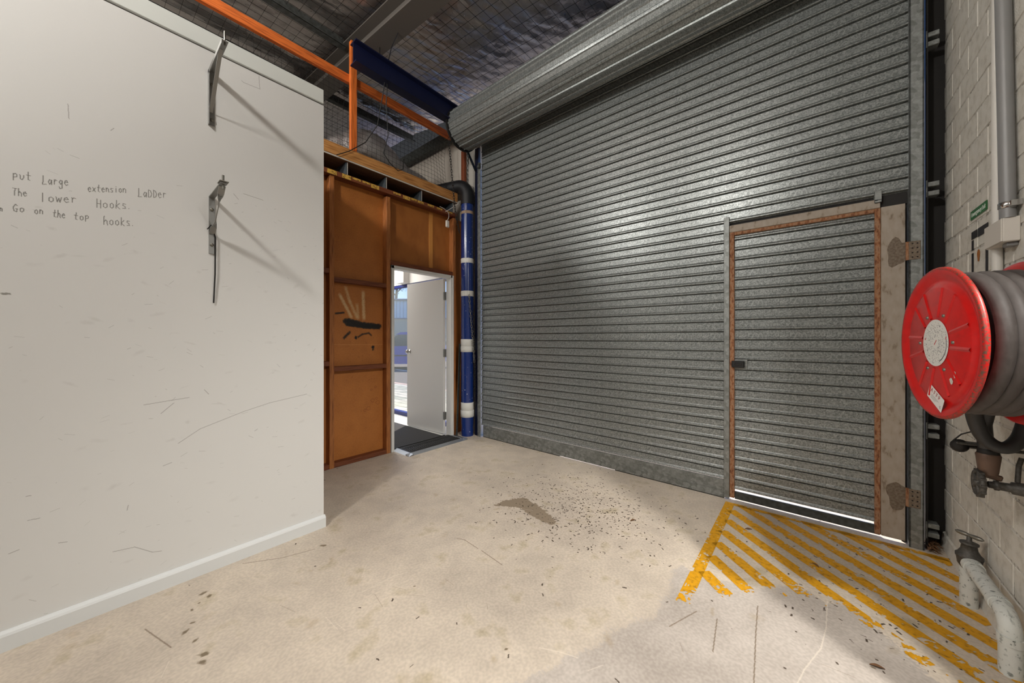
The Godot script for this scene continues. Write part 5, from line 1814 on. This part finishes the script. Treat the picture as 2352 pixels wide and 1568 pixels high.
# ---------------------------------------------------------------- smaller things on the block wall
func build_block_wall_things() -> void:
	var st := ST()
	tube(st, [Vector3(0.613, 1.30, 0.706), Vector3(0.613, 3.9, 0.706)], 0.0155, 14)
	solo("white_conduit", st, M.conduit_white, "slim white conduit running up the block wall", "conduit")
	var t := thing("grey_conduit", "grey plastic pipe with a clip running down to the white junction box", "pipe", Vector3(0.60, 1.72, 0.85))
	st = ST()
	tube(st, [Vector3(0.604, 3.9, 0.735), Vector3(0.604, 2.55, 0.805), Vector3(0.604, 1.725, 0.846)], 0.0215, 16)
	part(t, "pipe", st, M.conduit_grey)
	st = ST()
	lathe(st, [Vector2(0.0215, 0.0), Vector2(0.0245, 0.002), Vector2(0.0245, 0.022), Vector2(0.0215, 0.024)], Transform3D(Basis(), Vector3(0.604, 1.765, 0.845)), 18)
	bx(st, Vector3(0.600, 1.766, 0.868), Vector3(0.630, 1.788, 0.884), 0.002)
	part(t, "saddle_clip", st, M.chrome)
	t = thing("junction_box", "white junction box at the foot of the grey pipe", "box", Vector3(0.61, 1.63, 0.77))
	st = ST()
	bx(st, Vector3(0.588, 1.632, 0.684), Vector3(0.631, 1.728, 0.862), 0.003)
	part(t, "case", st, M.box_white)
	st = ST()
	bx(st, Vector3(0.584, 1.634, 0.686), Vector3(0.588, 1.726, 0.860), 0.0015)
	part(t, "cover", st, M.box_white)
	st = ST()
	lathe(st, [Vector2(0.016, 0.0), Vector2(0.016, 0.012), Vector2(0.012, 0.016), Vector2(0.0, 0.016)], Transform3D(Basis(Vector3.RIGHT, Vector3.FORWARD, Vector3.UP), Vector3(0.606, 1.668, 0.684)), 14)
	part(t, "cable_gland", st, M.box_white)
	st = ST()
	bx(st, Vector3(0.602, 1.616, 0.80), Vector3(0.631, 1.632, 0.845), 0.003)
	part(t, "cable_gland", st, M.conduit_grey)
	# emergency exit sticker
	t = thing("exit_sign", "small green sign reading Emergency Exit on the block wall", "sign", Vector3(WALL_R, 1.84, 0.42))
	st = ST()
	bx(st, Vector3(WALL_R - 0.0022, 1.845, 0.318), Vector3(WALL_R - 0.0004, 1.888, 0.530))
	part(t, "plate", st, M.sign_green)
	var tx := TextMesh.new()
	tx.text = "Emergency Exit"
	var f := SystemFont.new()
	f.font_names = PackedStringArray(["Droid Sans"])
	tx.font = f
	tx.font_size = 64
	tx.pixel_size = 0.00042
	tx.depth = 0.0006
	var o := MeshInstance3D.new()
	o.name = "lettering"
	o.mesh = tx
	o.set_surface_override_material(0, M.sign_white)
	t.add_child(o, true)
	o.position = Vector3(-0.0025, 0.0268, 0.004)
	o.rotation = Vector3(0, -PI / 2, 0)
	# doorway pictogram in black tape
	t = thing("doorway_marking", "doorway outline in black tape below the green exit sign", "marking", Vector3(WALL_R, 1.54, 0.43))
	for q in [[0.326, 0.402, 1.745, 1.783], [0.414, 0.538, 1.742, 1.783], [0.328, 0.352, 1.690, 1.740], [0.510, 0.534, 1.700, 1.737], [0.328, 0.352, 1.515, 1.676], [0.510, 0.534, 1.545, 1.688], [0.512, 0.536, 1.505, 1.532]]:
		st = ST()
		bx(st, Vector3(WALL_R - 0.0012, q[2], q[0]), Vector3(WALL_R - 0.0002, q[3], q[1]))
		part(t, "tape_strip", st, M.tape_black)
	st = ST()
	var poly := PackedVector2Array()
	for k in 14:
		var a := TAU * k / 14.0
		poly.append(Vector2(cos(a) * 0.017 * (1.0 + 0.2 * sin(3.0 * a)), sin(a) * 0.030))
	prism(st, poly, Transform3D(Basis(Vector3.FORWARD, Vector3.UP, Vector3.RIGHT), Vector3(WALL_R - 0.001, 1.652, 0.42)), 0.0006)
	part(t, "rust_mark", st, M.rust_spot)
	# water pipes at the foot of the wall
	t = thing("water_pipe", "white painted water pipe with a brass tap on top at the wall foot", "pipe", Vector3(0.575, 0, 0.75))
	st = ST()
	tube(st, [Vector3(0.575, 0, 0.535), Vector3(0.575, 0.235, 0.535)], 0.0285, 16)
	part(t, "riser", st, M.pipe_white)
	st = ST()
	var pts := [Vector3(0.575, 0.205, 0.555)]
	pts.append(Vector3(0.575, 0.205, 0.90))
	for i in 7:
		var a := PI * 0.5 * (i + 1) / 7.0
		pts.append(Vector3(0.575, 0.205 - 0.06 * (1.0 - cos(a)), 0.92 + 0.06 * sin(a)))
	pts.append(Vector3(0.575, 0.0, 0.98))
	tube(st, pts, 0.029, 16)
	part(t, "elbow_pipe", st, M.pipe_white)
	st = ST()
	tube(st, [Vector3(0.575, 0.205, 0.575), Vector3(0.575, 0.205, 0.61)], 0.034, 16)
	part(t, "coupling", st, M.pipe_white)
	st = ST()
	tube(st, [Vector3(0.575, 0.205, 0.86), Vector3(0.575, 0.205, 0.89)], 0.0325, 16)
	part(t, "coupling", st, M.pipe_white)
	st = ST()
	tube(st, [Vector3(0.575, 0.115, 0.98), Vector3(0.575, 0.145, 0.98)], 0.0325, 16)
	part(t, "coupling", st, M.pipe_white)
	st = ST()
	var tp := Vector3(0.575, 0, 0.542)
	lathe(st, [Vector2(0.0, 0.168), Vector2(0.024, 0.172), Vector2(0.037, 0.195), Vector2(0.040, 0.222), Vector2(0.043, 0.228), Vector2(0.043, 0.238), Vector2(0.036, 0.244), Vector2(0.027, 0.262), Vector2(0.024, 0.285), Vector2(0.029, 0.288), Vector2(0.030, 0.295), Vector2(0.018, 0.300), Vector2(0.009, 0.303), Vector2(0.008, 0.325), Vector2(0.0, 0.33)], Transform3D(Basis(), tp), 20)
	var tap := part(t, "tap_body", st, M.valve_grey)
	st = ST()
	var hd := Vector3(0.75, 0, 0.66).normalized()
	var hpts := []
	var hr := []
	for i in 13:
		var s := i / 6.0 - 1.0
		hpts.append(tp + Vector3(0, 0.330, 0) + hd * s * 0.047)
		hr.append(0.0065 + 0.0035 * absf(sin(s * PI)) - (0.004 if absf(s) > 0.95 else 0.0))
	tube(st, hpts, hr, 10)
	part(tap, "tap_handle", st, M.bolt)

# ---------------------------------------------------------------- things on the floor
func build_floor_things() -> void:
	# yellow hatched marking, worn away towards the camera
	var t := thing("floor_marking", "worn yellow hatched keep clear marking painted before the wicket door", "marking", Vector3(0.0, 0, 0.6))
	var wear := noise(9.0, FastNoiseLite.TYPE_SIMPLEX_SMOOTH, 601, 4)
	var edge := noise(30.0, FastNoiseLite.TYPE_SIMPLEX, 602, 2)
	var lim := [[-0.50, 1.38], [-0.42, 1.30], [-0.33, 1.24], [-0.25, 1.12], [-0.17, 1.02], [-0.08, 0.95], [0.02, 0.915], [0.10, 0.93], [0.17, 0.945], [0.24, 0.985], [0.30, 1.05], [0.40, 1.15], [0.62, 1.30]]
	var zmax := func(x: float) -> float:
		for i in lim.size() - 1:
			if x <= lim[i + 1][0]:
				return lerpf(lim[i][1], lim[i + 1][1], clampf((x - lim[i][0]) / (lim[i + 1][0] - lim[i][0]), 0, 1))
		return 1.3
	var cell := 0.006
	var lay := func(st: SurfaceTool, o: Vector2, d: Vector2, length: float, w: float, clip: bool) -> int:
		var n := Vector2(-d.y, d.x)
		var count := 0
		var rows := int(length / cell)
		var cols := int(w / cell)
		for i in rows:
			for j in cols:
				var a := o + d * (i * cell) + n * (j * cell - w * 0.5)
				var m := a + (d + n) * cell * 0.5
				if m.x > 0.608 or m.x < -0.50 or m.y < 0.055:
					continue
				var k := wear.get_noise_2d(m.x, m.y) + 0.5 * edge.get_noise_2d(m.x, m.y)
				var over: float = m.y - zmax.call(m.x)
				if clip and over + 0.10 * k > 0.0:
					continue
				var rim := minf(j, cols - 1 - j) * cell
				if k > 0.60 - (0.16 if rim < 0.008 else 0.0):
					continue
				if clip and m.x > 0.30 and m.y > 0.95 and k > 0.05:
					continue
				var p := [Vector3(a.x, 0.0012, a.y), Vector3(a.x + d.x * cell, 0.0012, a.y + d.y * cell), Vector3(a.x + (d.x + n.x) * cell, 0.0012, a.y + (d.y + n.y) * cell), Vector3(a.x + n.x * cell, 0.0012, a.y + n.y * cell)]
				face(st, p, Vector3.UP)
				count += 1
		return count
	var st := ST()
	lay.call(st, Vector2(-0.455, 0.04), Vector2(0, 1), 1.36, 0.060, true)
	part(t, "border_line", st, M.yellow_paint)
	st = ST()
	lay.call(st, Vector2(-0.43, 0.078), Vector2(1, 0), 1.04, 0.045, false)
	part(t, "border_line", st, M.yellow_paint)
	var dir := Vector2(0.725, 0.689)
	for k in range(-3, 9):
		# each stripe follows z = offset + 0.95 x
		var off := 0.08 + 0.175 * k
		var x0 := -0.43
		var z0 := off + 0.95 * x0
		if z0 < 0.06:
			x0 += (0.06 - z0) / 0.95
			z0 = 0.06
		if x0 > 0.58:
			continue
		st = ST()
		if lay.call(st, Vector2(x0, z0), dir, (0.61 - x0) / dir.x, 0.066, true) > 20:
			part(t, "stripe", st, M.yellow_paint)
	st = ST()   # paint smear climbing the kerb
	face(st, [Vector3(0.6105, 0.001, 0.36), Vector3(0.6105, 0.001, 0.50), Vector3(0.6150, 0.030, 0.455), Vector3(0.6165, 0.050, 0.395)], Vector3.LEFT)
	part(t, "paint_smear", st, M.yellow_paint)
	# door mat in a metal tray
	var m := thing("door_mat", "ribbed black rubber door mat in a metal frame at the office doorway", "door mat", Vector3(-3.36, 0, 0.61))
	var a := Vector3(-3.545, 0, 0.20)
	var b := Vector3(-3.222, 0.016, 1.045)
	st = ST()
	prism(st, PackedVector2Array([Vector2(0, 0), Vector2(0.055, 0.016), Vector2(0.06, 0.016), Vector2(0.06, 0)]), Transform3D(Basis(Vector3.LEFT, Vector3.UP, Vector3.FORWARD), Vector3(b.x, 0, b.z)), b.z - a.z)
	prism(st, PackedVector2Array([Vector2(0, 0), Vector2(0.055, 0.016), Vector2(0.06, 0.016), Vector2(0.06, 0)]), Transform3D(Basis(Vector3.FORWARD, Vector3.UP, Vector3.LEFT), Vector3(b.x, 0, b.z)), b.x - a.x)
	bx(st, Vector3(a.x, 0, a.z), Vector3(b.x - 0.01, 0.012, a.z + 0.05), 0.002)
	part(m, "tray_frame", st, M.mat_frame)
	st = ST()
	bx(st, Vector3(a.x, 0.001, a.z + 0.05), Vector3(b.x - 0.06, 0.012, b.z - 0.06), 0.002)
	part(m, "rubber_base", st, M.mat_rubber)
	for i in 26:
		for s in 3:
			st = ST()
			var x0 := a.x + 0.04 + s * 0.075
			var zz := a.z + 0.075 + i * 0.0265
			bar(st, Vector3(x0, 0.013, zz), Vector3(x0 + 0.06, 0.013, zz + (0.012 if s % 2 else -0.012)), 0.006, 0.010, Vector3.UP, 0.001)
			part(m, "rib", st, M.mat_rubber)
	var cp := thing("carpet_runner", "charcoal carpet runner inside the office doorway", "carpet", Vector3(-4.1, 0.006, 0.9))
	st = ST()
	bx(st, Vector3(-4.75, 0.006, 0.33), Vector3(-3.552, 0.016, 1.5), 0.003)
	part(cp, "pile", st, M.carpet)
	st = ST()
	bx(st, Vector3(-3.556, 0.004, 0.30), Vector3(-3.540, 0.020, 1.04), 0.003)
	part(cp, "edge_strip", st, M.black_rubber)
	# leaf litter blown into the corner
	st = ST()
	for i in 230:
		var p := Vector3(0.535 + absf(rng.randfn()) * 0.028, 0.002 + rng.randf() * 0.03, -0.06 + rng.randfn() * 0.045)
		if p.x > 0.607:
			p.x = 0.607 - rng.randf() * 0.05
		var q := Basis.from_euler(Vector3(rng.randf_range(-0.7, 0.7), rng.randf() * TAU, rng.randf_range(-0.7, 0.7)))
		var l := rng.randf_range(0.010, 0.026)
		var w := rng.randf_range(0.002, 0.006)
		face(st, [p + q * Vector3(-l, 0, 0), p + q * Vector3(0, 0.002, w), p + q * Vector3(l, 0, 0), p + q * Vector3(0, 0.002, -w)], Vector3.UP)
	var lit := solo("leaf_litter", st, M.leaf_brown, "brown dry leaves and twigs swept into the corner beside the door guide", "leaves")
	lit.set_meta("kind", "stuff")
	# a few single dry leaves lying on the floor
	for q in [[-0.30, 0.42, 0.6, "dry leaf on the floor between the first yellow stripes"], [0.03, 0.62, 2.3, "dark leaf lying across the yellow stripes before the wicket door"], [-0.92, 0.80, 1.1, "curled dry leaf on the beige floor before the roller door"], [0.20, 1.26, 0.2, "small dark leaf on the grey floor nearest the camera"]]:
		st = ST()
		var pts := []
		for k in 9:
			var f := k / 8.0
			pts.append([lerpf(-0.022, 0.022, f), 0.008 * sin(PI * f), 0.004 + 0.004 * sin(PI * f)])
		var bs := Basis(Vector3.UP, q[2])
		var o := Vector3(q[0], 0.0, q[1])
		for k in 8:
			var p0: Array = pts[k]
			var p1: Array = pts[k + 1]
			for s in [-1.0, 1.0]:
				face(st, [o + bs * Vector3(p0[0], p0[2] - 0.003, 0), o + bs * Vector3(p1[0], p1[2] - 0.003, 0), o + bs * Vector3(p1[0], p1[2], p1[1] * s), o + bs * Vector3(p0[0], p0[2], p0[1] * s)], Vector3.UP)
		solo("dry_leaf", st, M.leaf_brown, q[3], "leaf", "dry leaves on the floor")
